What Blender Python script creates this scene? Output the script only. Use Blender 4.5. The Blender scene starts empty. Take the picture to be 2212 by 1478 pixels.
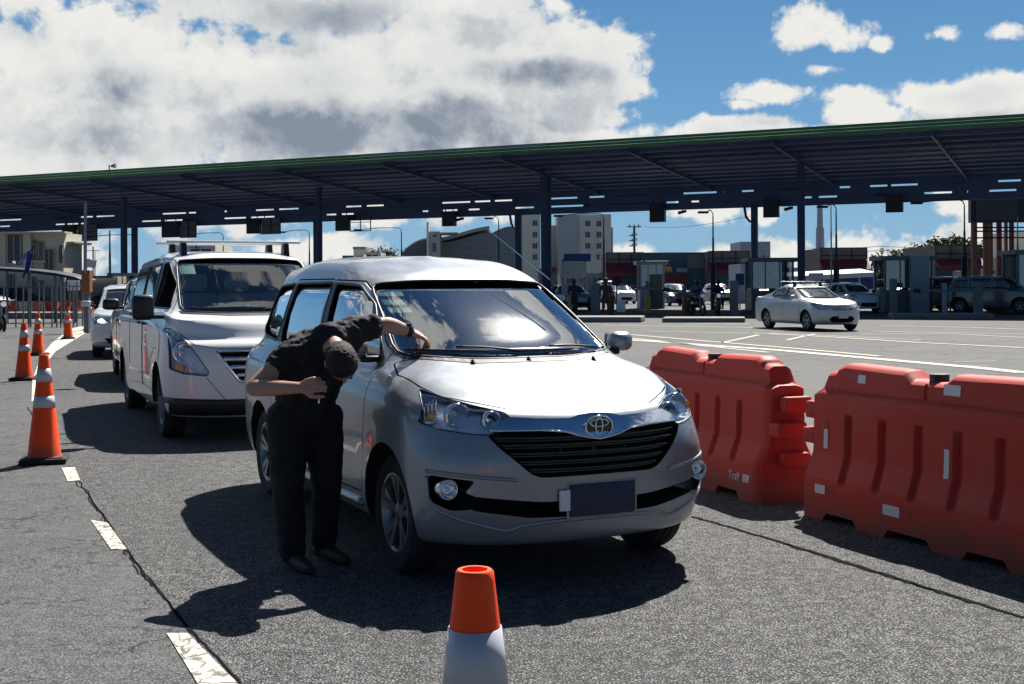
import bpy, bmesh, math, random
import numpy as np
from mathutils import Vector, Matrix
from mathutils.bvhtree import BVHTree
R = math.radians
PI = math.pi
rng = random.Random(7)
scene = bpy.context.scene
col = scene.collection

# ------------------------------------------------------------------ camera
F, CH, HY, ROLL = 2684.0, 1.479, 615.0, 0.0054
cam_d = bpy.data.cameras.new("camera")
cam_d.sensor_width = 36.0
cam_d.lens = F / 2212 * 36
cam_d.shift_y = -(739 - HY) / 2212
cam_d.clip_start = 0.05
cam_d.clip_end = 3000
cam = bpy.data.objects.new("camera", cam_d)
col.objects.link(cam)
cam.location = (0, 0, CH)
cam.rotation_euler = (Matrix.Rotation(R(90), 3, 'X') @ Matrix.Rotation(-ROLL, 3, 'Z')).to_euler()
scene.camera = cam
scene.render.resolution_x, scene.render.resolution_y = 1024, 684

# ------------------------------------------------------------------ exposure
scene.view_settings.view_transform = 'Standard'
scene.view_settings.look = 'None'
scene.view_settings.gamma = 1
scene.view_settings.exposure = 1.0

# ------------------------------------------------------------------ sun
SUN = Vector((0.30, 0.80, 1.0)).normalized()
sl = bpy.data.lights.new("sun", 'SUN')
sl.energy = 5.0
sl.angle = R(0.5)
sl.color = (1.0, 0.955, 0.88)
so = bpy.data.objects.new("sun", sl)
so.rotation_euler = SUN.to_track_quat('Z', 'Y').to_euler()
so.location = (5, 10, 30)
col.objects.link(so)

# ------------------------------------------------------------------ node helper
class NT:
    def __init__(s, tree):
        s.t = tree; s.n = tree.nodes; s.l = tree.links
    def new(s, typ, **kw):
        n = s.n.new(typ)
        for k, v in kw.items(): setattr(n, k, v)
        return n
    def link(s, a, b): s.l.new(a, b)
    def put(s, sock, v):
        if hasattr(v, 'links') or isinstance(v, bpy.types.NodeSocket): s.l.new(v, sock)
        else: sock.default_value = v
    def math(s, op, a, b=None, c=None, clamp=False):
        n = s.n.new('ShaderNodeMath'); n.operation = op; n.use_clamp = clamp
        s.put(n.inputs[0], a)
        if b is not None: s.put(n.inputs[1], b)
        if c is not None: s.put(n.inputs[2], c)
        return n.outputs[0]
    def vmath(s, op, a, b=None):
        n = s.n.new('ShaderNodeVectorMath'); n.operation = op
        s.put(n.inputs[0], a)
        if b is not None: s.put(n.inputs[1], b)
        return n.outputs[1] if op in ('LENGTH', 'DOT_PRODUCT') else n.outputs[0]
    def noise(s, vec, scale, detail=4, rough=.5, dist=0, dim='3D'):
        n = s.n.new('ShaderNodeTexNoise'); n.noise_dimensions = dim
        if vec is not None: s.l.new(vec, n.inputs['Vector'])
        n.inputs['Scale'].default_value = scale; n.inputs['Detail'].default_value = detail
        n.inputs['Roughness'].default_value = rough; n.inputs['Distortion'].default_value = dist
        return n.outputs[0]
    def voro(s, vec, scale, feature='F1', rnd=1):
        n = s.n.new('ShaderNodeTexVoronoi'); n.feature = feature
        s.l.new(vec, n.inputs['Vector']); n.inputs['Scale'].default_value = scale
        n.inputs['Randomness'].default_value = rnd
        return n
    def ramp(s, fac, stops, interp='LINEAR'):
        n = s.n.new('ShaderNodeValToRGB'); s.put(n.inputs[0], fac); cr = n.color_ramp
        cr.interpolation = interp
        while len(cr.elements) > 1: cr.elements.remove(cr.elements[0])
        for i, (p, c) in enumerate(stops):
            e = cr.elements[0] if i == 0 else cr.elements.new(p)
            e.position = p
            e.color = (c, c, c, 1) if not isinstance(c, tuple) else (c + (1,) if len(c) == 3 else c)
        return n.outputs[0]
    def mix(s, fac, a, b, blend='MIX'):
        n = s.n.new('ShaderNodeMix'); n.data_type = 'RGBA'; n.blend_type = blend
        s.put(n.inputs[0], fac)
        for sock, v in ((n.inputs[6], a), (n.inputs[7], b)):
            if isinstance(v, tuple): sock.default_value = v + (1,) if len(v) == 3 else v
            else: s.l.new(v, sock)
        return n.outputs[2]
    def maprange(s, v, a, b, c=0, d=1, smooth=True):
        n = s.n.new('ShaderNodeMapRange')
        if smooth: n.interpolation_type = 'SMOOTHSTEP'
        s.put(n.inputs[0], v)
        for i, x in enumerate((a, b, c, d)): n.inputs[i + 1].default_value = x
        return n.outputs[0]

# ------------------------------------------------------------------ world: blue sky with cumulus clouds laid out by azimuth and elevation
world = bpy.data.worlds.new("World")
scene.world = world
world.use_nodes = True
w = NT(world.node_tree)
w.n.clear()
out = w.new('ShaderNodeOutputWorld'); bg = w.new('ShaderNodeBackground')
w.link(bg.outputs[0], out.inputs[0])
sky = w.new('ShaderNodeTexSky'); sky.sky_type = 'NISHITA'; sky.sun_disc = False
sky.sun_elevation = math.asin(SUN.z); sky.sun_rotation = math.atan2(SUN.x, SUN.y)
sky.altitude = 1000; sky.air_density = 1.0; sky.dust_density = 0.3; sky.ozone_density = 2.0
tc = w.new('ShaderNodeTexCoord')
D = tc.outputs['Generated']
def cloud_group():
    g = bpy.data.node_groups.new("cloud_density", 'ShaderNodeTree')
    g.interface.new_socket("dir", in_out='INPUT', socket_type='NodeSocketVector')
    g.interface.new_socket("density", in_out='OUTPUT', socket_type='NodeSocketFloat')
    t = NT(g)
    gi = t.new('NodeGroupInput'); go = t.new('NodeGroupOutput')
    d = gi.outputs[0]
    sx = t.new('ShaderNodeSeparateXYZ'); t.link(d, sx.inputs[0])
    az = t.math('ARCTAN2', sx.outputs[0], sx.outputs[1])
    el = t.math('ARCSINE', sx.outputs[2])
    cx = t.new('ShaderNodeCombineXYZ'); t.link(az, cx.inputs[0]); t.link(el, cx.inputs[1])
    p = cx.outputs[0]
    big = t.noise(d, 7.0, 3, .55)
    # ellipses: azimuth, elevation, half widths, weight (degrees)
    B = [(-18, 8.5, 9, 4.6, 1.0), (-9, 8.3, 8, 3.9, 1.0), (-20, 5, 8, 3, .9), (-1.5, 9.3, 6.0, 4.2, 1.05), (3.0, 9.6, 3.6, 3.2, 1.0),
         (-4, 6.8, 7, 2.6, 1.0), (-11, 13.5, 8, 3, .9), (-1, 13.0, 4.5, 2.6, .9), (-21, 12.2, 3, 2, .35),
         (13.6, 11.3, 1.7, 1.2, .62), (14.6, 10.8, 1.5, .8, .45), (14.2, 9.5, 1.0, .35, .42), (11.6, 8.5, 1.9, .55, .55), (10.6, 8.1, .9, .3, .4), (19.3, 10.7, 1.0, .45, .34), (21.5, 10.6, .9, .35, .32),
         (16.5, 10.4, .5, .35, .4), (4.6, 7.5, .8, .5, .45), (20, 7.9, 6.5, 1.15, .85), (10, 6.8, 5, .8, .75), (16.5, 7.5, 3, 1.0, .75), (3, 6.6, 3.4, .8, .7),
         (5.5, .8, 1.8, 1.1, .7), (9, .7, 2.4, .9, .7), (12.5, 1.0, 1.8, 1.5, .8), (15.5, .9, 2.2, 1.7, .8), (20, 1.0, 3.5, 1.5, .7), (8.8, 3.3, 2.2, .6, .5), (11.6, 3.1, 1.3, .6, .5),
         (19.6, 3.4, 1.0, .6, .4), (-15, 3.4, 6, 1.5, .6), (-20, 2, 4, 1.5, .45), (-9, 1.6, 3, .8, .4), (-2.0, 4.0, 3.0, 1.4, .6), (-6.5, 3.3, 2, .7, .55),
         (16, 40, 22, 3.5, .6), (24, 50, 12, 3.0, .7), (0, 58, 20, 4, .45), (-30, 38, 22, 7, .6), (30, 34, 10, 3, .6), (40, 46, 12, 4, .55), (-60, 25, 30, 12, .5), (70, 30, 25, 8, .55)]
    acc = None
    for a, e, rx, ry, wt in B:
        q = t.vmath('SUBTRACT', p, (R(a), R(e), 0))
        q = t.vmath('DIVIDE', q, (R(rx), R(ry), 1))
        l = t.vmath('LENGTH', q)
        v = t.math('MULTIPLY_ADD', l, -wt, wt)      # wt*(1-l)
        acc = v if acc is None else t.math('MAXIMUM', acc, v)
    acc = t.math('MAXIMUM', acc, -0.55)
    fine = t.noise(d, 22.0, 9, .60, .1)
    f = t.math('SUBTRACT', fine, .5)
    b = t.math('SUBTRACT', big, .5)
    f2 = t.math('SUBTRACT', t.noise(d, 55.0, 5, .62), .5)
    s = t.math('MULTIPLY_ADD', f, 1.75, acc)
    s = t.math('MULTIPLY_ADD', f2, .55, s)
    s = t.math('MULTIPLY_ADD', b, .55, s)
    t.link(s, go.inputs[0])
    return g
cg = cloud_group()
def cden(vec):
    n = w.new('ShaderNodeGroup'); n.node_tree = cg; w.link(vec, n.inputs[0]); return n.outputs[0]
sx0 = w.new('ShaderNodeSeparateXYZ'); w.link(D, sx0.inputs[0])
d0 = cden(D)
d1 = cden(w.vmath('ADD', D, (0.004, 0.010, 0.022)))
alpha = w.maprange(d0, -0.02, 0.26)
thick = w.maprange(d0, 0.10, 0.95)
shade = w.maprange(w.math('SUBTRACT', d1, d0), -0.35, 0.30)      # positive where more cloud lies above, towards the sun
var = w.noise(D, 9.0, 5, .55)
g = w.math('MULTIPLY_ADD', shade, .50, w.math('MULTIPLY', thick, .34))
g = w.math('ADD', g, w.math('MULTIPLY_ADD', var, .9, -.56))
DK = None
for a, e, rx, ry, wt in ((-5.5, 6.9, 9.5, 1.7, .62), (1.6, 9.7, 3.6, .75, .60), (-9, 12.0, 3.6, .8, .38), (-16, 8.6, 4.5, 1.0, .34), (-1, 7.9, 3.5, .7, .35), (-19, 6.2, 4, .9, .3)):      # shaded undersides of the big cumulus
    q = w.new('ShaderNodeCombineXYZ'); w.link(w.math('ARCTAN2', sx0.outputs[0], sx0.outputs[1]), q.inputs[0]); w.link(w.math('ARCSINE', sx0.outputs[2]), q.inputs[1])
    l = w.vmath('LENGTH', w.vmath('DIVIDE', w.vmath('SUBTRACT', q.outputs[0], (R(a), R(e), 0)), (R(rx), R(ry), 1)))
    l = w.math('MULTIPLY_ADD', w.math('SUBTRACT', w.noise(D, 16.0, 6, .6), .5), 2.2, l)
    v = w.maprange(l, 1.25, .3, 0, wt)
    DK = v if DK is None else w.math('MAXIMUM', DK, v)
g = w.math('ADD', w.math('MULTIPLY', g, .85), w.math('MULTIPLY', DK, w.math('MULTIPLY_ADD', w.noise(D, 30.0, 6, .6), 1.4, .05)))
ccol = w.ramp(g, [(0.0, (.98, .97, .93)), (0.30, (.82, .84, .84)), (0.6, (.56, .60, .64)), (0.85, (.36, .41, .48)), (1.0, (.27, .32, .40))])
# clear air: the physical sky, tinted deeper with height and paler at the horizon
sxyz = w.new('ShaderNodeSeparateXYZ'); w.link(D, sxyz.inputs[0])
elev = w.math('MAXIMUM', sxyz.outputs[2], 0)
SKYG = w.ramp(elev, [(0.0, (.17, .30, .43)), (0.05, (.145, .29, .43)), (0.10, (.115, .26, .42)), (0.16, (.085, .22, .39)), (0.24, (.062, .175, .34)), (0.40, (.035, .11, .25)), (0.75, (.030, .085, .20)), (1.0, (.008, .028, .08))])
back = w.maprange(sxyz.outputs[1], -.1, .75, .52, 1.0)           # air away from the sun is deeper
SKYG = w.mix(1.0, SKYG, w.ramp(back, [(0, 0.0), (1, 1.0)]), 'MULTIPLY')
skyn = w.mix(1.0, sky.outputs[0], (.022, .024, .028), 'MULTIPLY')
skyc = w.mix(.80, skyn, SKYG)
cl = w.mix(1.0, ccol, (.52, .52, .52), 'MULTIPLY')
sdot = w.vmath('DOT_PRODUCT', D, tuple(SUN))
glow = w.math('POWER', w.math('MAXIMUM', sdot, 0), 260)
glow2 = w.math('POWER', w.math('MAXIMUM', sdot, 0), 1500)
gl_ = w.math('MULTIPLY_ADD', glow2, 9.0, w.math('MULTIPLY', glow, .55))
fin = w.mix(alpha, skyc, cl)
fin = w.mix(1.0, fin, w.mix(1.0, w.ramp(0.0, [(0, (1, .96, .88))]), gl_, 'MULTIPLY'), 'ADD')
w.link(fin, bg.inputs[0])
bg.inputs[1].default_value = 0.84
world.cycles.sampling_method = 'MANUAL'
world.cycles.sample_map_resolution = 512

# ------------------------------------------------------------------ pixel helpers: a point of the photograph at a given distance, or on the ground
def at(px, py, Y):
    u = (px - 1106) / F; v = (HY - py) / F
    return Vector(((u + v * ROLL) * Y, Y, CH + (v - u * ROLL) * Y))
def gr(px, py, z=0.0):
    a = at(px, py, 1.0)
    Y = (CH - z) / (CH - a.z)
    return Vector((a.x * Y, Y, z))
# ------------------------------------------------------------------ materials
M = {}
def mat(name, base=(.5, .5, .5), rough=.5, metal=0, coat=0, spec=.5, trans=0, ior=1.45, emit=None, noise=None, bump=None, alpha=1):
    m = bpy.data.materials.new(name); m.use_nodes = True
    t = NT(m.node_tree); p = m.node_tree.nodes['Principled BSDF']
    p.inputs['Base Color'].default_value = tuple(base) + (1,)
    p.inputs['Roughness'].default_value = rough
    p.inputs['Metallic'].default_value = metal
    p.inputs['Coat Weight'].default_value = coat
    p.inputs['Coat Roughness'].default_value = .04
    p.inputs['Specular IOR Level'].default_value = spec
    p.inputs['Transmission Weight'].default_value = trans
    p.inputs['IOR'].default_value = ior
    p.inputs['Alpha'].default_value = alpha
    if emit:
        p.inputs['Emission Color'].default_value = tuple(emit[:3]) + (1,); p.inputs['Emission Strength'].default_value = emit[3]
    tcn = t.new('ShaderNodeTexCoord'); o = tcn.outputs['Object']
    if noise:   # (scale, amount, [second colour])
        sc, am = noise[:2]
        n = t.noise(o, sc, 5, .6)
        b2 = noise[2] if len(noise) > 2 else tuple(c * .45 for c in base)
        c = t.mix(t.maprange(n, .5 - .5 * (1.001 - am) - .0, .5 + .35, 0, am, True), tuple(base), tuple(b2))
        t.link(c, p.inputs['Base Color'])
        r = t.math('MULTIPLY_ADD', t.noise(o, sc * 2.3, 4, .6), .22, rough - .11, clamp=True)
        t.link(r, p.inputs['Roughness'])
    if bump:    # (scale, strength, distance)
        bn = t.new('ShaderNodeBump'); bn.inputs['Strength'].default_value = bump[1]; bn.inputs['Distance'].default_value = bump[2]
        t.link(t.noise(o, bump[0], 4, .6), bn.inputs['Height']); t.link(bn.outputs[0], p.inputs['Normal'])
    M[name] = m
    return m
mat('silver', (.30, .32, .345), .38, .50, .7, noise=(3, .10))
mat('sedan_silver', (.52, .54, .56), .36, .5, .7, noise=(3, .10))
mat('white_paint', (.72, .73, .74), .35, 0, .9, noise=(3, .10, (.55, .55, .53)))
mat('pearl_paint', (.66, .68, .70), .30, .25, .9, noise=(3, .1))
mat('dark_paint', (.035, .038, .042), .25, .3, 1, noise=(3, .2))
mat('grey_paint', (.16, .17, .18), .3, .5, 1, noise=(3, .2))
mat('blue_paint', (.02, .05, .14), .3, .3, 1, noise=(3, .2))
mat('beige_paint', (.34, .33, .29), .3, .3, 1, noise=(3, .2))
mat('black_trim', (.012, .013, .015), .45, noise=(12, .3, (.03, .03, .03)))
mat('gloss_black', (.008, .009, .011), .12, 0, .6)
mat('interior', (.045, .045, .048), .85)
mat('seat_fabric', (.22, .22, .225), .95, noise=(20, .3))
mat('well', (.006, .006, .007), .95)
mat('rubber', (.016, .016, .017), .85, noise=(14, .5, (.045, .042, .038)), bump=(60, .3, .004))
mat('alloy', (.24, .25, .27), .38, .8, .3, noise=(8, .3, (.2, .2, .2)))
mat('steel_rim', (.30, .31, .32), .5, .6, noise=(8, .4, (.12, .12, .12)))
mat('chrome', (.78, .80, .83), .07, 1)
mat('blue_chrome', (.60, .68, .80), .10, 1)
mat('reflector', (.75, .77, .80), .16, 1)
mat('amber', (.75, .28, .03), .25, 0, .5)
mat('red_lens', (.45, .02, .02), .2, 0, .7)
mat('lamp_on', (1, .95, .85), .3, emit=(1, .96, .88, 3.0))
mat('plate_white', (.66, .60, .62), .45)
mat('plate_blue', (.012, .025, .065), .35, noise=(30, .4))
mat('pale_sticker', (.60, .85, .66), .6, noise=(14, .5, (.62, .66, .60)))
mat('white_plain', (.75, .75, .74), .6)
def glass(name, tint, refl_ior=1.5, dark=(.01, .012, .014), rough=.0, scale=1.0):
    m = bpy.data.materials.new(name); m.use_nodes = True; t = NT(m.node_tree); t.n.clear()
    o = t.new('ShaderNodeOutputMaterial'); mx = t.new('ShaderNodeMixShader')
    tr = t.new('ShaderNodeBsdfTransparent'); tr.inputs[0].default_value = tuple(tint) + (1,)
    gl = t.new('ShaderNodeBsdfGlossy'); gl.inputs['Roughness'].default_value = rough
    gl.inputs['Color'].default_value = (.95, .97, 1, 1)
    fr = t.new('ShaderNodeFresnel'); fr.inputs[0].default_value = refl_ior
    f = t.math('MULTIPLY', fr.outputs[0], scale, clamp=True)
    gm = t.new('ShaderNodeNewGeometry'); f = t.math('MULTIPLY', f, t.math('SUBTRACT', 1.0, gm.outputs['Backfacing']))      # the inner face does not mirror
    t.link(f, mx.inputs[0]); t.link(tr.outputs[0], mx.inputs[1]); t.link(gl.outputs[0], mx.inputs[2]); t.link(mx.outputs[0], o.inputs[0])
    M[name] = m
glass('windshield', (.70, .76, .77), 2.0, rough=.012, scale=2.3)
glass('clear_glass', (.75, .80, .80), 1.5, rough=.01, scale=1.2)
glass('van_glass', (.80, .84, .84), 1.6, rough=.02, scale=1.6)
mat('lamp_inner', (.80, .83, .86), .35, .10, noise=(60, .3, (.45, .48, .52)))
glass('side_glass', (.30, .34, .36), 2.0, rough=.01, scale=2.6)
glass('lamp_glass', (.90, .94, .98), 1.5, rough=.02, scale=1.6)
mat('opaque_glass', (.010, .013, .016), .04, 0, .0, spec=1.0, ior=1.7)
mat('pane_glass', (.03, .045, .055), .06, 0, .0, spec=.8, ior=1.6)

# ------------------------------------------------------------------ mesh helpers
def to_obj(name, me, m=None, parent=None, smooth=False):
    o = bpy.data.objects.new(name, me); col.objects.link(o)
    if m is not None and not me.materials: me.materials.append(M[m] if isinstance(m, str) else m)
    if parent is not None: o.parent = parent
    if smooth:
        me.polygons.foreach_set('use_smooth', [True] * len(me.polygons))
        if smooth is not True: me.set_sharp_from_angle(angle=R(smooth))
    return o
def link_bm(name, bm, m=None, parent=None, smooth=False, fix=True):
    if fix: bmesh.ops.recalc_face_normals(bm, faces=bm.faces)
    me = bpy.data.meshes.new(name); bm.to_mesh(me); bm.free()
    if isinstance(m, (list, tuple)):
        for x in m: me.materials.append(M[x])
        m = None
    return to_obj(name, me, m, parent, smooth)
def tag(o, label=None, cat=None, group=None, kind=None):
    if label: o['label'] = label
    if cat: o['category'] = cat
    if group: o['group'] = group
    if kind: o['kind'] = kind
    return o
def empty(name, loc=(0, 0, 0), rz=0, label=None, cat=None, group=None):
    o = bpy.data.objects.new(name, None); col.objects.link(o)
    o.location = loc; o.rotation_euler = (0, 0, rz); o.empty_display_size = .2
    return tag(o, label, cat, group)
def kids(o): return [c for c in bpy.data.objects if c.parent == o]
def copy_tree(o, loc=None, rz=None, label=None, parent=None):
    c = o.copy(); col.objects.link(c)
    if parent is not None: c.parent = parent
    for ch in kids(o): copy_tree(ch, parent=c)
    if loc is not None: c.location = loc
    if rz is not None: c.rotation_euler = (0, 0, rz)
    if label: c['label'] = label
    return c
def box(bm, c, s, rz=0, bev=0, mi=0, rot=None):
    m = Matrix.Translation(c) @ (rot if rot is not None else Matrix.Rotation(rz, 4, 'Z')) @ Matrix.Diagonal((s[0], s[1], s[2], 1))
    r = bmesh.ops.create_cube(bm, size=1, matrix=m)
    fs = {f for v in r['verts'] for f in v.link_faces}
    if bev:
        es = list({e for v in r['verts'] for e in v.link_edges})
        rr = bmesh.ops.bevel(bm, geom=es, offset=bev, segments=2, profile=.6, affect='EDGES')
        fs = {f for f in fs if f.is_valid} | set(rr['faces'])
    for f in fs: f.material_index = mi
    return r
def cyl(bm, a, b, r1, r2=None, seg=12, mi=0, caps=True):
    a = Vector(a); b = Vector(b); d = b - a; L = d.length
    r2 = r1 if r2 is None else r2
    m = Matrix.Translation((a + b) / 2) @ d.to_track_quat('Z', 'Y').to_matrix().to_4x4()
    r = bmesh.ops.create_cone(bm, cap_ends=caps, segments=seg, radius1=r1, radius2=r2, depth=L, matrix=m)
    for f in {f for v in r['verts'] for f in v.link_faces}: f.material_index = mi
def tube(bm, pts, rad, seg=8, mi=0, closed=False):
    pts = [Vector(p) for p in pts if p is not None]; n = len(pts); rings = []
    if n < 2: return
    rads = rad if isinstance(rad, (list, tuple)) else [rad] * n
    up = None
    for i, p in enumerate(pts):
        t = (pts[(i + 1) % n if closed else min(i + 1, n - 1)] - pts[(i - 1) % n if closed else max(i - 1, 0)]).normalized()
        if up is None: up = Vector((0, 0, 1)) if abs(t.z) < .9 else Vector((1, 0, 0))
        x = t.cross(up).normalized(); up = x.cross(t).normalized()
        rings.append([bm.verts.new(p + (x * math.cos(a) + up * math.sin(a)) * rads[i]) for a in [2 * PI * k / seg for k in range(seg)]])
    for i in range(n if closed else n - 1):
        A, B_ = rings[i], rings[(i + 1) % n]
        for k in range(seg):
            f = bm.faces.new((A[k], A[(k + 1) % seg], B_[(k + 1) % seg], B_[k])); f.material_index = mi
    if not closed:
        for r_ in (rings[0], rings[-1]):
            f = bm.faces.new(r_); f.material_index = mi
def lathe(bm, prof, seg=32, mat4=None, mi=0, mis=None):
    mat4 = mat4 or Matrix.Identity(4); rings = []
    for r, z in prof:
        if r < 1e-5: rings.append([bm.verts.new(mat4 @ Vector((0, 0, z)))])
        else: rings.append([bm.verts.new(mat4 @ Vector((r * math.cos(2 * PI * k / seg), r * math.sin(2 * PI * k / seg), z))) for k in range(seg)])
    for i in range(len(rings) - 1):
        A, B_ = rings[i], rings[i + 1]
        for k in range(seg):
            k2 = (k + 1) % seg
            if len(A) == 1 and len(B_) == 1: continue
            if len(A) == 1: f = bm.faces.new((A[0], B_[k], B_[k2]))
            elif len(B_) == 1: f = bm.faces.new((A[k], A[k2], B_[0]))
            else: f = bm.faces.new((A[k], A[k2], B_[k2], B_[k]))
            f.material_index = mis[i] if mis else mi
def prism(bm, poly, axis, a, b, mi=0):
    def P(u, v, w_): return {'x': (w_, u, v), 'y': (u, w_, v), 'z': (u, v, w_)}[axis]
    A = [bm.verts.new(P(u, v, a)) for u, v in poly]; B_ = [bm.verts.new(P(u, v, b)) for u, v in poly]
    n = len(poly); fs = [bm.faces.new(A), bm.faces.new(list(reversed(B_)))]
    for i in range(n): fs.append(bm.faces.new((A[i], B_[i], B_[(i + 1) % n], A[(i + 1) % n])))
    for f in fs: f.material_index = mi
    return fs
def roundpoly(pts, r, n=4):
    out_ = []; N = len(pts)
    for i in range(N):
        p = Vector(pts[i]); a = Vector(pts[i - 1]); b = Vector(pts[(i + 1) % N])
        rr = r[i] if isinstance(r, (list, tuple)) else r
        da = (a - p); db = (b - p)
        q = min(rr, da.length * .45, db.length * .45)
        if q < 1e-4: out_.append(tuple(p)); continue
        p1 = p + da.normalized() * q; p2 = p + db.normalized() * q
        for k in range(n + 1):
            t = k / n
            out_.append(tuple(p1 * (1 - t) ** 2 + p * 2 * t * (1 - t) + p2 * t ** 2))
    return out_
def scalepoly(pts, off):       # offset polygon outward by off
    N = len(pts); area = sum(pts[i - 1][0] * pts[i][1] - pts[i][0] * pts[i - 1][1] for i in range(N)); sg = 1 if area > 0 else -1
    res = []
    for i in range(N):
        p = Vector(pts[i]); a = Vector(pts[i - 1]); b = Vector(pts[(i + 1) % N])
        n1 = (p - a); n2 = (b - p)
        n1 = Vector((n1.y, -n1.x)).normalized() * sg if n1.length > 1e-7 else Vector((0, 0)); n2 = Vector((n2.y, -n2.x)).normalized() * sg if n2.length > 1e-7 else n1
        n = (n1 + n2); n = n.normalized() / max(.5, math.sqrt(max(.001, (1 + n1.dot(n2)) / 2))) if n.length > 1e-6 else n1
        res.append(tuple(p + n * off))
    return res
def boolean(ob, cutter_bm, op='DIFFERENCE', cmat='well'):
    bmesh.ops.recalc_face_normals(cutter_bm, faces=cutter_bm.faces)
    me = bpy.data.meshes.new('cut'); cutter_bm.to_mesh(me); cutter_bm.free(); me.materials.append(M[cmat])
    c = bpy.data.objects.new('cut', me); col.objects.link(c); bpy.context.view_layer.update(); c.matrix_world = ob.matrix_world
    md = ob.modifiers.new('b', 'BOOLEAN'); md.operation = op; md.object = c; md.solver = 'EXACT'; md.material_mode = 'TRANSFER'
    n0 = len(ob.data.polygons)
    for tr in range(5):
        dg = bpy.context.evaluated_depsgraph_get(); dg.update()
        res = bpy.data.meshes.new_from_object(ob.evaluated_get(dg)); n1 = len(res.polygons)
        if (op == 'DIFFERENCE' and n1 > n0 * .7) or (op == 'INTERSECT' and n1 > 12): break
        j = .0004 * (tr + 1)          # nudge the cutter off any coincident faces
        me.transform(Matrix.Translation((j, -j * 1.3, j * .7)))
        if tr == 2: md.use_self = True
    ob.modifiers.remove(md); ob.data = res
    bpy.data.objects.remove(c); return ob
def text_obj(name, body, size, depth, m, parent=None):
    cu = bpy.data.curves.new(name, 'FONT'); cu.body = body; cu.size = size; cu.extrude = depth; cu.align_x = 'CENTER'; cu.align_y = 'CENTER'
    o = bpy.data.objects.new(name, cu); col.objects.link(o)
    dg = bpy.context.evaluated_depsgraph_get(); dg.update()
    me = bpy.data.meshes.new_from_object(o.evaluated_get(dg)); bpy.data.objects.remove(o)
    me.materials.clear(); return to_obj(name, me, m, parent)
# ------------------------------------------------------------------ ground
def asphalt(name, lo, hi, gap, sc, crack=.0, smooth=0, gw=.20, ckw=.018, ckt=(.45, .6)):
    m = bpy.data.materials.new(name); m.use_nodes = True; t = NT(m.node_tree); p = m.node_tree.nodes['Principled BSDF']
    g = t.new('ShaderNodeNewGeometry'); P = g.outputs['Position']
    big = t.noise(P, .35, 5, .6); mid = t.noise(P, 2.2, 5, .65)
    Pw = t.vmath('ADD', P, t.vmath('MULTIPLY', t.vmath('SUBTRACT', t_noise_col(t, P, sc * .55), (.5, .5, .5)), (1.5 / sc, 1.5 / sc, 0)))
    v1 = t.voro(Pw, sc, 'DISTANCE_TO_EDGE'); v2 = t.voro(Pw, sc, 'F1')
    loose = t.maprange(t.noise(P, sc * .16, 4, .7), .35, .65, .55, 1.1)          # how open the surface is, from place to place
    e = t.maprange(t.math('DIVIDE', v1.outputs['Distance'], loose), .03, gw, 0, 1)
    stone = t.math('ADD', t.math('MULTIPLY', v2.outputs['Color'], .65), t.math('MULTIPLY', t.noise(P, sc * 2.6, 3, .7), .45))
    c = t.ramp(stone, [(.2, lo), (.55, tuple((x + y) / 2 for x, y in zip(lo, hi))), (.9, hi)])
    if smooth: c = t.mix(smooth, c, lo); e = t.math('MAXIMUM', e, t.maprange(mid, .38, .62, smooth, smooth * .4))
    c = t.mix(e, gap, c)
    c = t.mix(t.maprange(big, .38, .72, 0, .40), c, tuple(x * .45 for x in lo))
    c = t.mix(t.maprange(t.noise(P, 1.3, 6, .7), .56, .75, 0, .40), c, gap)
    if crack:
        v3 = t.voro(t.vmath('ADD', P, t.vmath('MULTIPLY', t_noise_col(t, P, 5.0), (.30, .22, 0))), crack, 'DISTANCE_TO_EDGE')
        ck = t.maprange(v3.outputs['Distance'], .0, ckw, 1, 0)
        ck = t.math('MULTIPLY', ck, t.maprange(t.noise(P, 1.7, 4, .6), ckt[0], ckt[1], 0, 1))
        c = t.mix(ck, c, (.006, .006, .007))
    t.link(c, p.inputs['Base Color']); p.inputs['Roughness'].default_value = .85; p.inputs['Specular IOR Level'].default_value = .3
    bn = t.new('ShaderNodeBump'); bn.inputs['Strength'].default_value = .7 if not smooth else .35; bn.inputs['Distance'].default_value = .010
    t.link(t.math('ADD', e, t.math('MULTIPLY', stone, .4)), bn.inputs['Height']); t.link(bn.outputs[0], p.inputs['Normal'])
    M[name] = m
def t_noise_col(t, vec, sc):
    n = t.new('ShaderNodeTexNoise'); t.link(vec, n.inputs['Vector']); n.inputs['Scale'].default_value = sc; n.inputs['Detail'].default_value = 4
    return n.outputs[1]
asphalt('asphalt_coarse', (.105, .105, .109), (.265, .265, .264), (.007, .007, .008), 72, gw=.27)
asphalt('asphalt_shoulder', (.095, .096, .100), (.20, .20, .205), (.012, .012, .014), 62, crack=5.5, smooth=.30, gw=.24, ckw=.035, ckt=(.44, .54))
asphalt('asphalt_plaza', (.088, .088, .087), (.145, .145, .143), (.04, .04, .042), 30, crack=.35, smooth=.6)
mat('road_paint', (.60, .56, .44), .8, noise=(7, .55, (.22, .21, .18)), bump=(120, .3, .003))
mat('seam', (.018, .018, .019), 1.0, spec=0)
mat('kerb', (.20, .20, .195), .85, noise=(4, .5))
mat('kerb_dark', (.06, .062, .065), .85, noise=(4, .5))
def sheet(name, pts, z, m, kind='structure', sub=None):
    b = bmesh.new(); f = b.faces.new([b.verts.new((p[0], p[1], z)) for p in pts]); f.normal_update()
    if f.normal.z < 0: f.normal_flip()
    o = link_bm(name, b, m, fix=False)
    if kind: o['kind'] = kind
    return o
def mroad(name, m):   # road paint variant that is worn through by the coarse texture
    pass
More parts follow.
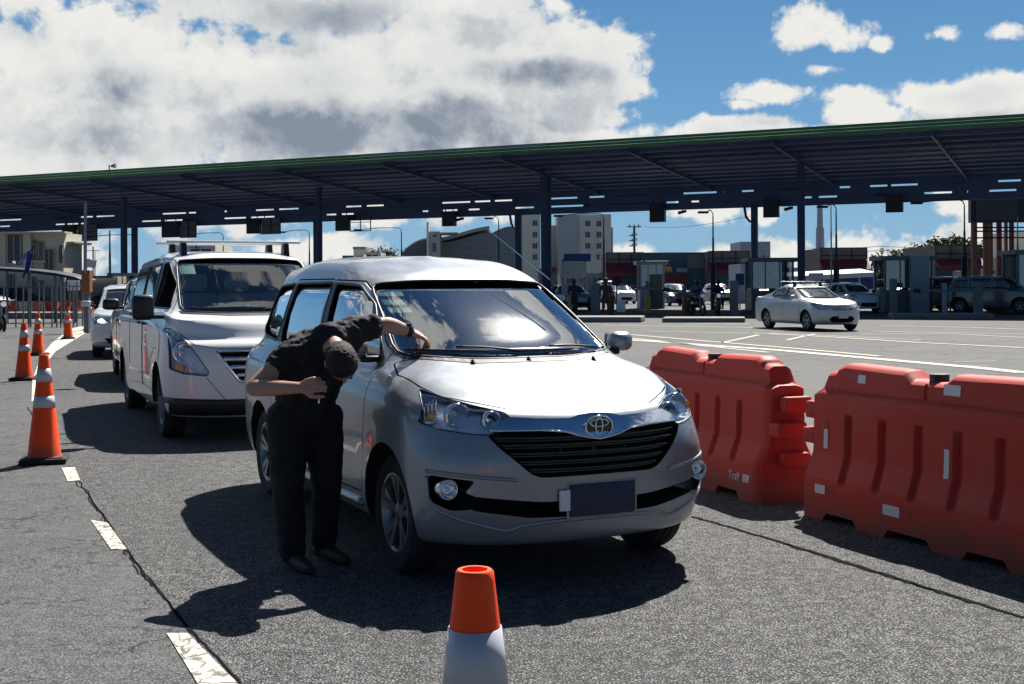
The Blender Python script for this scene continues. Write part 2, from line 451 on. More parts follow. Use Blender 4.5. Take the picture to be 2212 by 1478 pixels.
sheet('ground', [(-1500, -60), (1500, -60), (1500, 1500), (-1500, 1500)], 0, 'asphalt_plaza')
# the coarse lane the cars queue on: from the left dashes to the dark seam on the right
L = [gr(*p) for p in ((505, 1478), (300, 1225), (165, 1020), (88, 880), (72, 820), (100, 778), (150, 735))]
Rr = [gr(*p) for p in ((2212, 1342), (1850, 1222), (1600, 1140), (1495, 1110))]
ext0 = L[0] + (L[0] - L[1]) * 4
lane = [(ext0.x, ext0.y)] + [(p.x, p.y) for p in L] + [(-8.2, 42), (-2, 44), (1.3, 11)] + [(p.x, p.y) for p in reversed(Rr)] + [(4.5, 2.4), (4.5, -4), (ext0.x, -4)]
sheet('lane', lane, .004, 'asphalt_coarse')
sh = [(ext0.x, ext0.y)] + [(p.x, p.y) for p in L[:5]] + [(-9.0, 17), (-11, 12), (-9, 4), (-6, -4), (ext0.x, -4)]
sheet('shoulder', sh, .0042, 'asphalt_shoulder')
sheet('verge_strip', [(p.x, p.y) for p in Rr] + [(1.62, 9.3), (1.9, 10.5), (3.2, 8.2), (4.9, 4.2), (6, 2.4), (4.5, 2.4)], .0044, 'asphalt_coarse')
def road_line(pts, wd, name='road_marking', z=.009, m='road_paint', seg=None):
    P = [gr(*p) for p in pts]; b = bmesh.new(); A = []
    for i, p in enumerate(P):
        t = (P[min(i + 1, len(P) - 1)] - P[max(i - 1, 0)]); t.z = 0; t.normalize(); n = Vector((-t.y, t.x, 0)) * wd / 2
        A.append((b.verts.new((p.x - n.x, p.y - n.y, z)), b.verts.new((p.x + n.x, p.y + n.y, z))))
    for (a, c), (d, e) in zip(A, A[1:]): b.faces.new((a, d, e, c))
    for f in b.faces:
        f.normal_update()
        if f.normal.z < 0: f.normal_flip()
    return tag(link_bm(name, b, m, fix=False), kind='structure')
def road_poly(pts, name='road_marking', z=.009, m='road_paint'):
    return sheet(name, [(p.x, p.y) for p in (gr(*q) for q in pts)], z, m)
# worn paint: shows the stones through
def worn_paint():
    m = bpy.data.materials.new('worn_paint'); m.use_nodes = True; t = NT(m.node_tree); p = m.node_tree.nodes['Principled BSDF']
    g = t.new('ShaderNodeNewGeometry'); P = g.outputs['Position']
    v3 = t.voro(t.vmath('ADD', P, t.vmath('MULTIPLY', t_noise_col(t, P, 6.0), (.12, .12, 0))), 9.0, 'DISTANCE_TO_EDGE')
    ck = t.maprange(v3.outputs['Distance'], .0, .07, 1, 0)
    wear = t.maprange(t.noise(P, 9, 6, .7), .50, .62, 0, .9)
    c = t.mix(t.math('MAXIMUM', ck, wear), t.ramp(t.noise(P, 30, 3, .6), [(.3, (.55, .52, .43)), (.7, (.66, .63, .52))]), (.07, .068, .065))
    t.link(c, p.inputs['Base Color']); p.inputs['Roughness'].default_value = .8; M['worn_paint'] = m
worn_paint()
for q in ([(133, 1012), (162, 1012), (173, 1040), (146, 1042)], [(196, 1126), (232, 1132), (274, 1190), (240, 1190)], [(360, 1372), (405, 1372), (510, 1478), (425, 1478)], [(68, 868), (76, 868), (77, 820), (70, 820)]):
    road_poly(q, m='worn_paint')
road_poly([(425, 1479), (510, 1479), (640, 1620), (540, 1620)], m='worn_paint')
mat('gore_paint', (.52, .50, .40), .8, noise=(5, .5, (.30, .29, .25)))
road_poly([(72, 816), (88, 771), (112, 742), (150, 712), (196, 700), (197, 713), (160, 735), (120, 760), (96, 790)], m='gore_paint')
for a in ((118, 736, 160, 732), (132, 728, 178, 722), (150, 719, 190, 712)):
    road_line([(a[0], a[1]), (a[2], a[3])], .12, 'road_marking', .012, 'asphalt_plaza')
# dark seams and cracks as thin grooves filled with tar
rs = random.Random(3)
def seam(pts, wd, jit=3, name='tar_seam'):
    Q = []
    for (x0, y0), (x1, y1) in zip(pts, pts[1:]):
        for k in range(14):
            t = k / 14; Q.append((x0 + (x1 - x0) * t + rs.uniform(-jit, jit), y0 + (y1 - y0) * t + rs.uniform(-jit, jit) * .5))
    Q.append(pts[-1]); return road_line(Q, wd, name, .008, 'seam')
seam([(1495, 1118), (1600, 1148), (1760, 1196), (1900, 1240), (2212, 1338)], .026, 1.6); seam([(1700, 1180), (1900, 1243), (2100, 1306)], .014, 3.5)
seam([(150, 1010), (200, 1085), (300, 1225), (400, 1350), (520, 1478)], .010, 2.5); seam([(190, 1075), (300, 1228), (430, 1390)], .006, 5); seam([(160, 1030), (260, 1180), (330, 1270)], .007, 9)
seam([(0, 832), (90, 826)], .02, 1); seam([(60, 880), (110, 960)], .012, 3)
# far plaza markings
for pts, wd in (([(1345, 722), (1530, 738), (1700, 752), (1900, 770)], .16), ([(1345, 729), (1520, 748), (1660, 762)], .14), ([(1630, 720), (1800, 729), (1990, 741), (2212, 752)], .18),
                ([(1350, 734), (1680, 757), (2130, 797), (2212, 806)], .34), ([(1400, 716), (1700, 722), (1990, 735)], .10), ([(1300, 703), (1620, 708), (1700, 713)], .16),
                ([(1900, 704), (2100, 708), (2212, 712)], .18), ([(1860, 722), (2060, 722), (2212, 730)], .14), ([(1880, 716), (2212, 722)], .12), ([(1480, 701), (1620, 700)], .2), ([(2060, 782), (2150, 781)], .05), ([(2040, 790), (2140, 792)], .04), ([(1700, 735), (1760, 722)], .12), ([(1560, 741), (1640, 724)], .12)):
    road_line(pts, wd, m='gore_paint')
# ------------------------------------------------------------------ toll canopy
mat('canopy_green', (.035, .17, .045), .5, noise=(1.5, .5, (.07, .22, .09)))
mat('canopy_steel', (.07, .11, .23), .5, .1, noise=(2, .4, (.035, .05, .10)))
mat('canopy_sheet', (.10, .155, .32), .55, .1, noise=(.6, .6, (.045, .065, .13)))
mat('canopy_blue', (.035, .06, .13), .45, .1, noise=(2, .4, (.02, .03, .07)))
mat('fascia_grey', (.22, .26, .28), .5, noise=(2, .4))
mat('sign_black', (.012, .014, .018), .4, noise=(3, .3))
mat('steel_grey', (.16, .17, .18), .5, .4, noise=(4, .4))
mat('pole_dark', (.035, .038, .042), .55, .3, noise=(4, .4))
CP = Vector((22.1, 54.0, 0)); CD = Vector((-.895, .445, 0)).normalized(); CN = Vector((.445, .895, 0)).normalized()
CRZ = math.atan2(-CD.y, -CD.x)      # local x runs to the right along the canopy
def cpt(t, off, z): p = CP + CD * t + CN * off; return Vector((p.x, p.y, z))
def ctx(px, off, py=600):           # distance along the canopy where a picture column meets the line at this offset
    u = at(px, py, 1.0).x; P = CP + CN * off
    return (u * P.y - P.x) / (CD.x - u * CD.y)
can = empty('toll_canopy', cpt(30, 7, 0), CRZ, 'long dark toll plaza canopy with a green front edge, spanning the whole width', 'canopy')
def clocal(bm): bm.transform((Matrix.Translation(can.location) @ Matrix.Rotation(CRZ, 4, 'Z')).inverted()); return bm
T0, T1, DEP = -30.0, 112.0, 14.0
def cbox(b, t, off, z, st, so_, sz, mi=0, bev=0): box(b, cpt(t, off, z), (st, so_, sz), rz=CRZ, mi=mi, bev=bev)
def roof_z(off): return 8.36 - 1.0 * off / DEP
b = bmesh.new()
nt = 60; rows = []
offs = np.linspace(.1, DEP, 57)
for i, o_ in enumerate(offs):
    z = roof_z(o_) + (.04 if i % 2 else 0); rows.append([b.verts.new(cpt(t, o_, z)) for t in (T0, (T0 + T1) / 2, T1)])
top = [[b.verts.new(v.co + Vector((0, 0, .10))) for v in r_] for r_ in rows]
for S, flip in ((rows, 0), (top, 1)):
    for A, B_ in zip(S, S[1:]):
        for k in range(2): b.faces.new((A[k], A[k + 1], B_[k + 1], B_[k]))
link_bm('roof_sheet', clocal(b), 'canopy_sheet', can)
b = bmesh.new()
for q in range(3):
    cbox(b, (T0 + T1) / 2, -.02 + q * .03, 8.70 - q * .15, T1 - T0, .08, .14)
fa = link_bm('fascia', clocal(b), 'canopy_green', can)
b = bmesh.new(); ta, tb_ = ctx(1182, 0), ctx(786, 0); cbox(b, (ta + tb_) / 2, -.075, 8.70, abs(ta - tb_), .04, .145)
link_bm('fascia_panel', clocal(b), 'fascia_grey', can)
b = bmesh.new()
for o_ in (1.2, 2.6, 4.0, 5.4, 6.8, 8.2, 9.6, 11.0, 12.4): cbox(b, (T0 + T1) / 2, o_, roof_z(o_) - .06, T1 - T0, .09, .11)
link_bm('purlin', clocal(b), 'canopy_steel', can)
cols_f = [ctx(x, 6, 560) for x in (1731, 1180, 690, 268)]
sp = abs(cols_f[0] - cols_f[1]); raf = []
for t in np.arange(cols_f[0] - 2 * sp, T1, sp / 2):
    raf.append(t); b = bmesh.new()
    a, c = cpt(t, .2, roof_z(.2) - .16), cpt(t, DEP, roof_z(DEP) - .16)
    for dz, hw, hh in ((0, .02, .10), (-.11, .05, .012)):
        vs = []
        for p in (a, c):
            for s_, zz in ((-1, -hh), (1, -hh), (1, hh), (-1, hh)): vs.append(b.verts.new(p + CD * hw * s_ + Vector((0, 0, dz + zz))))
        for e in range(4): b.faces.new((vs[e], vs[(e + 1) % 4], vs[4 + (e + 1) % 4], vs[4 + e]))
        b.faces.new(vs[:4]); b.faces.new(vs[4:])
    link_bm('rafter', clocal(b), 'canopy_steel', can)
# deep back beam pierced by two rows of slots
b = bmesh.new()
ZB = 5.97
Lc, Lt = (T0 + T1) / 2, T1 - T0
for z0, z1 in ((ZB, 6.39), (6.50, 6.90), (7.01, 7.40)): cbox(b, Lc, DEP, (z0 + z1) / 2, Lt, .16, z1 - z0)
rr = random.Random(5); t = T0
while t < T1:
    for z0, z1 in ((6.39, 6.50), (6.90, 7.01)):
        ln = rr.choice([.2, .3, .4, .8, 1.1]) if math.sin(t * .75 + z0 * 3) > -.1 else 2.6
        cbox(b, t + ln / 2 + rr.uniform(-.3, .3), DEP, (z0 + z1) / 2, ln, .12, z1 - z0 + .002)
    t += rr.choice([1.2, 1.5, 2.0, 2.4])
link_bm('back_beam', clocal(b), 'canopy_steel', can)
# columns
def column(t, off, w_, zt, m, brace):
    b = bmesh.new(); p = cpt(t, off, 0)
    cyl(b, p, p + Vector((0, 0, zt)), w_ / 2, seg=20)
    c = link_bm('column', clocal(b), m, can, 40)
    b = bmesh.new(); cyl(b, p, p + Vector((0, 0, .12)), w_ * .9, seg=20); link_bm('column_base', clocal(b), 'kerb', c)
    if brace:
        b = bmesh.new()
        for sgn in (1,):
            tube(b, [p + Vector((0, 0, zt - 1.05)), p + CD * .30 * sgn + Vector((0, 0, zt - .95)), p + CD * .5 * sgn + Vector((0, 0, zt - .7)), p + CD * .6 * sgn + Vector((0, 0, zt - .1))], .08, 8)
        link_bm('brace', clocal(b), m, c, True)
for t, w_ in zip(cols_f, (.40, .62, .40, .46)): column(t, 6, w_, roof_z(6) - .3, 'canopy_blue', False)
for x, w_ in ((1630, .42), (1120, .48), (682, .34), (291, .50)): column(ctx(x, DEP - .4, 560), DEP - .4, w_, 6.1, 'canopy_blue', x in (1630, 1120))
# lane signs hanging from the back beam
def lane_sign(x0, x1, y1, kind, label):
    off = DEP - .6; t0, t1 = ctx(x0, off, 470), ctx(x1, off, 470); t = (t0 + t1) / 2; w_ = abs(t1 - t0); Y = cpt(t, off, 0).y
    z1 = at((x0 + x1) / 2, y1, Y).z; h = ZB + .35 - z1
    s = empty('lane_sign', cpt(t, off, z1), CRZ, label, 'sign', 'lane signs hanging under the canopy')
    b = bmesh.new()
    if kind == 'box': box(b, (0, 0, h / 2), (w_, .35, h), bev=.02)
    else:
        for q in (-1, 0, 1): box(b, (q * w_ / 2 * .98, 0, h / 2), (.05, .06, h))
        box(b, (0, 0, .03), (w_, .06, .06)); box(b, (0, 0, h * .55), (w_, .06, .04))
    link_bm('sign_case', b, 'sign_black', s)
    if kind == 'panel':
        b = bmesh.new(); box(b, (0, .04, h / 2), (w_ * .94, .03, h * .95)); link_bm('sign_face', b, 'steel_grey', s)
    if kind == 'white':
        b = bmesh.new(); box(b, (0, .04, h / 2 + .05), (w_ * .94, .03, h * .85)); link_bm('sign_face', b, 'white_plain', s)
    b = bmesh.new()
    for q in (-.3, .3): box(b, (q * w_, 0, h + .1), (.05, .05, .3))
    link_bm('hanger', b, 'pole_dark', s)
lane_sign(137, 163, 523, 'box', 'black lane sign box, first from the left under the canopy')
lane_sign(165, 210, 521, 'panel', 'dark framed lane sign panel crossed by the thin white pole at far left')
lane_sign(352, 387, 513, 'box', 'black lane sign box above the left end of the van rack')
lane_sign(389, 424, 514, 'panel', 'dark framed lane sign panel above the van roof rack')
lane_sign(535, 561, 505, 'box', 'black lane sign box above the middle of the van rack')
lane_sign(563, 606, 506, 'panel', 'dark framed lane sign panel left of the paired columns')
lane_sign(727, 754, 499, 'box', 'black lane sign box above the rear of the minivan roof')
lane_sign(756, 801, 500, 'open', 'open black lane sign frame with sky showing through')
lane_sign(957, 984, 489, 'box', 'black lane sign box above the wavy roofed building')
lane_sign(1405, 1437, 480, 'box', 'black lane sign box right of the pale hotel block')
lane_sign(1650, 1683, 470, 'box', 'black lane sign box between the two right-hand columns')
lane_sign(1914, 1951, 459, 'box', 'black lane sign box left of the dark billboard')
# small cameras and floodlights on the beam
for x, lab in ((1475, 'small camera hanging by the sign box right of the hotel'), (1705, 'small camera hanging left of the blue front column'), (995, 'small camera beside the sign box over the wavy roofed building')):
    off = DEP - .3; p = cpt(ctx(x, off, 450), off, ZB - .14); b = bmesh.new()
    cyl(b, p + Vector((0, 0, .2)), p, .03, seg=8); cyl(b, p + Vector((-.28, -.1, -.08)), p + Vector((.2, .05, .04)), .10, .08, 10)
    tag(link_bm('camera', b, 'sign_black', None, 40), lab, 'camera', 'cameras on the canopy beam')
# horn speaker standing on the canopy
p = cpt(ctx(236, .5, 370), .5, 8.70); b = bmesh.new(); cyl(b, p, p + Vector((0, 0, .42)), .04, seg=8); q = p + Vector((.08, 0, .36))
hs = tag(link_bm('horn_speaker', b, 'steel_grey'), 'small grey horn loudspeaker standing on the canopy edge at left', 'loudspeaker')
b = bmesh.new(); cyl(b, q, q + Vector((.30, -.05, .02)), .04, .16, 14); link_bm('horn', b, 'steel_grey', hs)
# ------------------------------------------------------------------ buildings, poles and booths around the plaza
mat('cream_wall', (.66, .62, .48), .85, noise=(1, .4, (.30, .29, .24)))
mat('pale_wall', (.66, .64, .57), .85, noise=(.2, .4, (.34, .34, .32)))
mat('grey_wall', (.40, .43, .47), .85, noise=(.2, .4))
mat('grey_panel', (.17, .16, .155), .8, noise=(1, .5, (.10, .10, .10)))
mat('maroon', (.17, .022, .030), .7, noise=(.6, .4, (.10, .02, .03)))
mat('blue_wall', (.05, .10, .14), .7, noise=(.5, .5))
mat('navy_awning', (.02, .06, .24), .6)
mat('window_dark', (.03, .04, .05), .12, spec=.8, noise=(.5, .3))
mat('curtain_glass', (.07, .11, .17), .15, spec=.8, noise=(.15, .5, (.16, .20, .26)))
mat('metal_roof', (.30, .31, .32), .5, .3, noise=(.4, .3))
mat('brown_steel', (.16, .075, .045), .7, noise=(1, .5))
mat('concrete', (.24, .24, .235), .9, noise=(3, .5, (.14, .14, .14)))
mat('orange_box', (.30, .11, .035), .6, noise=(3, .4))
mat('booth_metal', (.17, .19, .21), .5, .3, noise=(2, .4))
mat('booth_white', (.40, .44, .48), .6, noise=(2, .4))
mat('yellow', (.60, .40, .04), .5)
mat('tent', (.55, .57, .60), .7)
def wall_box(bm, x0, x1, y0, y1, Y, dep, mi=0, rz=0, zb=None):
    a = at(x0, y1, Y); c = at(x1, y0, Y); zb_ = a.z if zb is None else zb
    box(bm, ((a.x + c.x) / 2, Y + dep / 2, (zb_ + c.z) / 2), (c.x - a.x, dep, c.z - zb_), mi=mi)
def building(name, rect, Y, dep, m, label, wins=(), extra=(), cat='building', wm='window_dark', roof=None):
    x0, x1, y0, y1 = rect; a = at(x0, y1, Y); c = at(x1, y0, Y)
    root = empty(name, ((a.x + c.x) / 2, Y + dep / 2, 0), 0, label, cat)
    inv = Matrix.Translation(-Vector(root.location))
    def part(nm, fn, mm, par=root, sm=False):
        b = bmesh.new(); fn(b); b.transform(inv); return link_bm(nm, b, mm, par, sm)
    part('wall', lambda b: wall_box(b, x0, x1, y0, y1, Y, dep, zb=0), m)
    for (wx0, wx1, wy0, wy1) in wins:
        w_ = part('window', lambda b: wall_box(b, wx0, wx1, wy0, wy1, Y - .06, .1), wm)
        s = (wx1 - wx0) * Y / F
        def fr(b):
            A = at(wx0, wy1, Y); C = at(wx1, wy0, Y); t = min(.12, s * .06)
            for (cx, cz, sx, sz) in (((A.x + C.x) / 2, C.z, C.x - A.x + t, t), ((A.x + C.x) / 2, A.z, C.x - A.x + t * 2, t * 1.3), (A.x, (A.z + C.z) / 2, t, C.z - A.z), (C.x, (A.z + C.z) / 2, t, C.z - A.z), ((A.x + C.x) / 2, (A.z + C.z) / 2, t * .6, C.z - A.z)):
                box(b, (cx, Y - .08, cz), (sx, .14, sz))
        part('frame', fr, 'white_plain' if m != 'cream_wall' else 'cream_wall', w_)
    for nm, r_, Yo, d_, mm in extra: part(nm, lambda b: wall_box(b, r_[0], r_[1], r_[2], r_[3], Y + Yo, d_), mm)
    if roof: part('roof', lambda b: wall_box(b, x0 - 2, x1 + 2, y0 - roof, y0, Y - .5, dep + 1), 'metal_roof')
    return root, part
# pale hotel blocks behind the canopy
def rows(x0s, w_, ys, h): return [(x, x + w_, y, y + h) for x in x0s for y in ys]
building('hotel_block', (1212, 1320, 463, 620), 210, 16, 'pale_wall', 'tall cream hotel block with two columns of windows, just right of the wide blue column', rows((1264, 1288), 11, (477, 501, 525, 549), 13),
    [('side_wall', (1205, 1250, 464, 620), -.3, 12, 'grey_wall'), ('wing', (1312, 1324, 491, 620), 1, 12, 'grey_wall')])
building('hotel_block', (1128, 1167, 463, 620), 212, 16, 'pale_wall', 'narrow cream hotel block seen between the two central columns', rows((1150,), 11, (476, 501, 525, 549), 13))
building('hotel_block', (1180, 1206, 487, 620), 214, 14, 'grey_wall', 'low grey hotel link block directly right of the wide blue column', rows((1181,), 5, (501, 525, 549), 11))
building('beige_block', (1100, 1131, 505, 620), 190, 10, 'pale_wall', 'beige lower block with a dark frame left of the central columns', [(1118, 1128, 560, 575), (1103, 1112, 560, 575)])
# curtain-walled hall with a wavy roof
cw = empty('glass_hall', (at(1010, 600, 170).x, 178, 0), 0, 'wide glass-fronted hall with a wavy metal roof behind the minivan roof', 'building')
inv = Matrix.Translation(-Vector(cw.location))
b = bmesh.new(); Y = 170
def wav(px): return 522 + 8 * math.cos((px - 940) / 38.0) - (px - 930) * .09 if px < 1060 else 505 - 16 * math.sin((px - 1060) / 30)
xs = np.linspace(948, 1112, 34)
for a_, c_ in zip(xs, xs[1:]):
    A, C = at(a_, wav(a_), Y), at(c_, wav(c_), Y)
    vs = [b.verts.new(v) for v in (Vector((A.x, Y, 0)), Vector((C.x, Y, 0)), C, A)]; b.faces.new(vs)
    vs2 = [b.verts.new(v + Vector((0, 16, 0))) for v in (Vector((A.x, Y, 0)), Vector((C.x, Y, 0)), C, A)]; b.faces.new(vs2); b.faces.new((vs[3], vs[2], vs2[2], vs2[3]))
b.transform(inv); link_bm('glass_front', b, 'curtain_glass', cw)
b = bmesh.new()
for a_ in np.linspace(948, 1112, 42):
    A = at(a_, wav(a_), Y); box(b, (A.x, Y - .15, A.z / 2), (.16, .2, A.z))
for z in (2, 3.2, 4.6, 6.0, 7.2): A, C = at(948, 600, Y), at(1112, 600, Y); box(b, ((A.x + C.x) / 2, Y - .12, z), (C.x - A.x, .2, .18))
b.transform(inv); link_bm('mullion', b, 'fascia_grey', cw)
b = bmesh.new()
for a_, c_ in zip(xs[:22], xs[1:23]):
    A, C = at(a_, wav(a_) - 6, Y), at(c_, wav(c_) - 6, Y); vs = [b.verts.new(v) for v in (A - Vector((0, 1.5, 0)), C - Vector((0, 1.5, 0)), C + Vector((0, 16, 0)), A + Vector((0, 16, 0)))]
    v2 = [b.verts.new(v.co + Vector((0, 0, .45))) for v in vs]; b.faces.new(vs); b.faces.new(v2)
    for e in range(4): b.faces.new((vs[e], vs[(e + 1) % 4], v2[(e + 1) % 4], v2[e]))
b.transform(inv); link_bm('wavy_roof', b, 'metal_roof', cw)
building('entrance_block', (927, 950, 500, 620), 166, 8, 'grey_wall', 'pale grey entrance block with a tall fin at the left end of the glass hall', [(934, 944, 506, 514), (934, 943, 524, 545)], [('fin', (922, 926, 480, 600), -.5, 1, 'pale_wall'), ('canopy_slab', (945, 990, 502, 505), -1.0, 6, 'metal_roof')])
lw = empty('louvred_hall', (at(890, 600, 168).x, 172, 0), 0, 'dark louvred hall with a curved top left of the grey entrance block', 'building'); inv = Matrix.Translation(-Vector(lw.location))
b = bmesh.new()
for k in range(30):
    px = 868 + k * 2; t = k / 29; y = 548 - 34 * math.sin(t * PI / 2) ** .8; A = at(px, y, 168); box(b, (A.x, 168, A.z / 2), (.06, 1.2, A.z))
b.transform(inv); link_bm('louvre', b, 'fascia_grey', lw)
b = bmesh.new(); pts = [(at(868, 600, 168).x, 0)] + [(at(868 + k * 2, 0, 168).x, at(868, 549 - 33 * math.sin(k / 29 * PI / 2) ** .8, 168).z) for k in range(30)] + [(at(926, 600, 168).x, 0)]
prism(b, pts, 'y', 168.4, 176); b.transform(inv); link_bm('wall', b, 'grey_wall', lw)
building('corner_house', (764, 787, 537, 600), 150, 6, 'pale_wall', 'small white house corner with a flat raised roof above the minivan rear', [(770, 783, 552, 560)], [('roof_slab', (762, 789, 533, 539), -.6, 7, 'metal_roof')])
building('flat_roof_shed', (787, 822, 545, 600), 152, 6, 'grey_wall', 'low pale roofed shed right of the white house corner', [(790, 818, 549, 556)])
building('dark_gable', (740, 766, 552, 600), 155, 6, 'canopy_sheet', 'dark low gabled roof left of the white house corner')
# cream two-storey building at far left
cb, part = building('cream_building', (-60, 137, 503, 700), 70, 3, 'cream_wall', 'cream two-storey building at far left with balconies and dark windows', [(18, 46, 506, 570), (71, 80, 518, 562), (86, 95, 522, 563), (97, 118, 538, 585), (129, 137, 530, 569), (70, 78, 598, 640), (86, 94, 606, 640), (17, 30, 592, 640)],
    [('cornice', (-60, 140, 500, 505), -.7, 1.2, 'cream_wall'), ('sill', (68, 98, 563, 567), -.25, .3, 'cream_wall'), ('pilaster', (8, 12, 505, 580), -.2, .3, 'cream_wall'), ('pilaster', (50, 66, 505, 590), -.3, .4, 'cream_wall'), ('eaves', (118, 160, 522, 526), .5, 3, 'metal_roof')])
# covered walkway in front of it
wk = empty('covered_walkway', (at(90, 640, 52).x, 53, 0), 0, 'covered walkway with a thin dark roof on posts in front of the cream building', 'walkway'); inv = Matrix.Translation(-Vector(wk.location))
b = bmesh.new(); P = [(-40, 577), (60, 583), (120, 590), (160, 598), (183, 607)]
for (a0, y0), (a1, y1) in zip(P, P[1:]):
    A, C = at(a0, y0, 52), at(a1, y1, 52); vs = [b.verts.new(v) for v in (A, C, C + Vector((0, 1.5, .05)), A + Vector((0, 1.5, .05)))]; v2 = [b.verts.new(v.co + Vector((0, 0, -.12))) for v in vs]
    b.faces.new(vs); b.faces.new(v2); [b.faces.new((vs[e], vs[(e + 1) % 4], v2[(e + 1) % 4], v2[e])) for e in range(4)]
b.transform(inv); link_bm('roof', b, 'pole_dark', wk)
for px, py in ((-20, 578), (13, 580), (60, 584), (117, 590), (130, 593), (160, 599), (182, 607)):
    A = at(px, py, 52); b = bmesh.new(); cyl(b, (A.x, 52.1, 0), (A.x, 52.1, A.z - .05), .06, seg=8); b.transform(inv); link_bm('post', b, 'steel_grey', wk)
building('low_office', (135, 180, 600, 690), 69, 6, 'window_dark', 'low dark glazed office behind the walkway', [], [('wall_band', (135, 182, 618, 622), -.2, .3, 'pale_wall'), ('wall_band', (137, 140, 600, 650), -.2, .3, 'pale_wall')], wm='pane_glass')
building('grey_office', (200, 240, 599, 640), 90, 8, 'grey_wall', 'small grey building with a dark flat roof right of the orange barrier box', [(206, 213, 606, 622), (219, 232, 606, 622)], [('roof_slab', (197, 244, 596, 600), -.4, 9, 'canopy_steel')])
# fence of posts in front
fn = empty('railing_fence', (at(80, 650, 46).x, 46, 0), 0, 'dark post and rail fence along the far left kerb', 'fence'); inv = Matrix.Translation(-Vector(fn.location))
b = bmesh.new()
for y in (620, 652): A, C = at(-30, y, 46), at(185, y, 46); box(b, ((A.x + C.x) / 2, 46, A.z), (C.x - A.x, .03, .035))
b.transform(inv); link_bm('rail', b, 'steel_grey', fn)
for px in (-20, 8, 34, 50, 62, 66, 84, 94, 112, 122, 131, 138, 150, 158, 166, 178):
    A = at(px, 615 + rng.uniform(-6, 4), 46); b = bmesh.new(); cyl(b, (A.x, 46, 0), (A.x, 46, A.z), .028, seg=6); b.transform(inv); link_bm('post', b, 'steel_grey', fn)
b = bmesh.new(); A, C = at(-40, 622, 69), at(178, 652, 69); box(b, ((A.x + C.x) / 2, 69, (A.z + C.z) / 2), (C.x - A.x, .02, A.z - C.z)); b.transform(inv); link_bm('mesh_panel', b, 'window_dark', fn)
# walls with red awnings (shops) on the right
def shop(x0, x1, ytop, ymid, yaw, Y, label, slant=0):
    r, part = building('shop_front', (x0, x1, ytop, 680), Y, 8, 'grey_panel', label, [], [('wall_base', (x0 + 1, x1 - 1, yaw, 680), -.15, .3, 'blue_wall')], cat='shop')
    def aw(b):
        A, C = at(x0 - 2, ymid, Y), at(x1 + 2 , yaw, Y); pr = [(A.z, 0), (C.z, -1.1), (C.z - .25, -1.1), (A.z - .35, 0)]
        vs = [[b.verts.new((x, Y + y, z)) for z, y in pr] for x in (A.x, C.x + slant)]
        for e in range(4): b.faces.new((vs[0][e], vs[0][(e + 1) % 4], vs[1][(e + 1) % 4], vs[1][e]))
        b.faces.new(vs[0]); b.faces.new(vs[1])
    part('awning', aw, 'maroon')
    def fr(b):
        for k in range(4):
            A = at(x0 + (x1 - x0) * k / 3, ytop, Y); C = at(x0, ymid, Y); box(b, (A.x, Y - .1, (A.z + C.z) / 2), (.07, .08, A.z - C.z))
        for y in (ytop, (ytop + ymid) / 2 + 4): A, C = at(x0, y, Y), at(x1, y, Y); box(b, ((A.x + C.x) / 2, Y - .1, A.z), (C.x - A.x, .08, .07))
    part('panel_frame', fr, 'pole_dark')
    return r
shop(1310, 1390, 546, 568, 590, 112, 'grey panelled shop wall with a red awning right of the hotel')
shop(1530, 1618, 543, 567, 585, 108, 'grey panelled shop wall with a red awning left of the back column')
shop(1772, 1872, 536, 561, 582, 104, 'grey panelled shop wall with a red slanting awning behind the silver sedan')
shop(2020, 2118, 530, 559, 574, 98, 'pale panelled shop wall with a red awning below the billboard')
bw, part = building('restaurant', (1390, 1530, 545, 680), 110, 8, 'blue_wall', 'dark teal and red restaurant front with a yellow arched sign', [], [('red_band', (1434, 1486, 593, 625), -.2, .3, 'maroon'), ('grey_bay', (1485, 1530, 549, 580), -.2, .3, 'grey_panel')], cat='restaurant')
b = bmesh.new()
for cx in (1439.5, 1446.5):
    P = [at(cx - 3.5 + 7 * t, 588 - 11 * math.sin(PI * t) ** .55, 109.6) for t in np.linspace(0, 1, 13)]; tube(b, P, .09, 6)
b.transform(Matrix.Translation(-Vector(bw.location))); link_bm('arched_sign', b, 'yellow', bw)
b = bmesh.new(); A, C = at(1461, 588, 109.6), at(1485, 579, 109.6); box(b, ((A.x + C.x) / 2, 109.6, (A.z + C.z) / 2), (C.x - A.x, .1, A.z - C.z if A.z > C.z else C.z - A.z)); b.transform(Matrix.Translation(-Vector(bw.location))); link_bm('sign_board', b, 'fascia_grey', bw)
building('white_building', (2118, 2300, 556, 680), 100, 10, 'pale_wall', 'plain white building at the right edge beyond the billboard legs', [(2135, 2150, 585, 592)], [('upper_roof', (2190, 2300, 500, 560), 8, 6, 'pale_wall')])
building('pale_tower', (1600, 1664, 522, 600), 170, 8, 'booth_white', 'pale blue box building rising behind the back column', [(1646, 1652, 551, 558)])
building('red_brick_shop', (1165, 1204, 580, 680), 100, 6, 'grey_panel', 'small dark shop with a pink round awning behind the minivan mirror side', [], [('pink_awning', (1178, 1202, 577, 588), -.8, 1.0, 'maroon')], cat='shop')
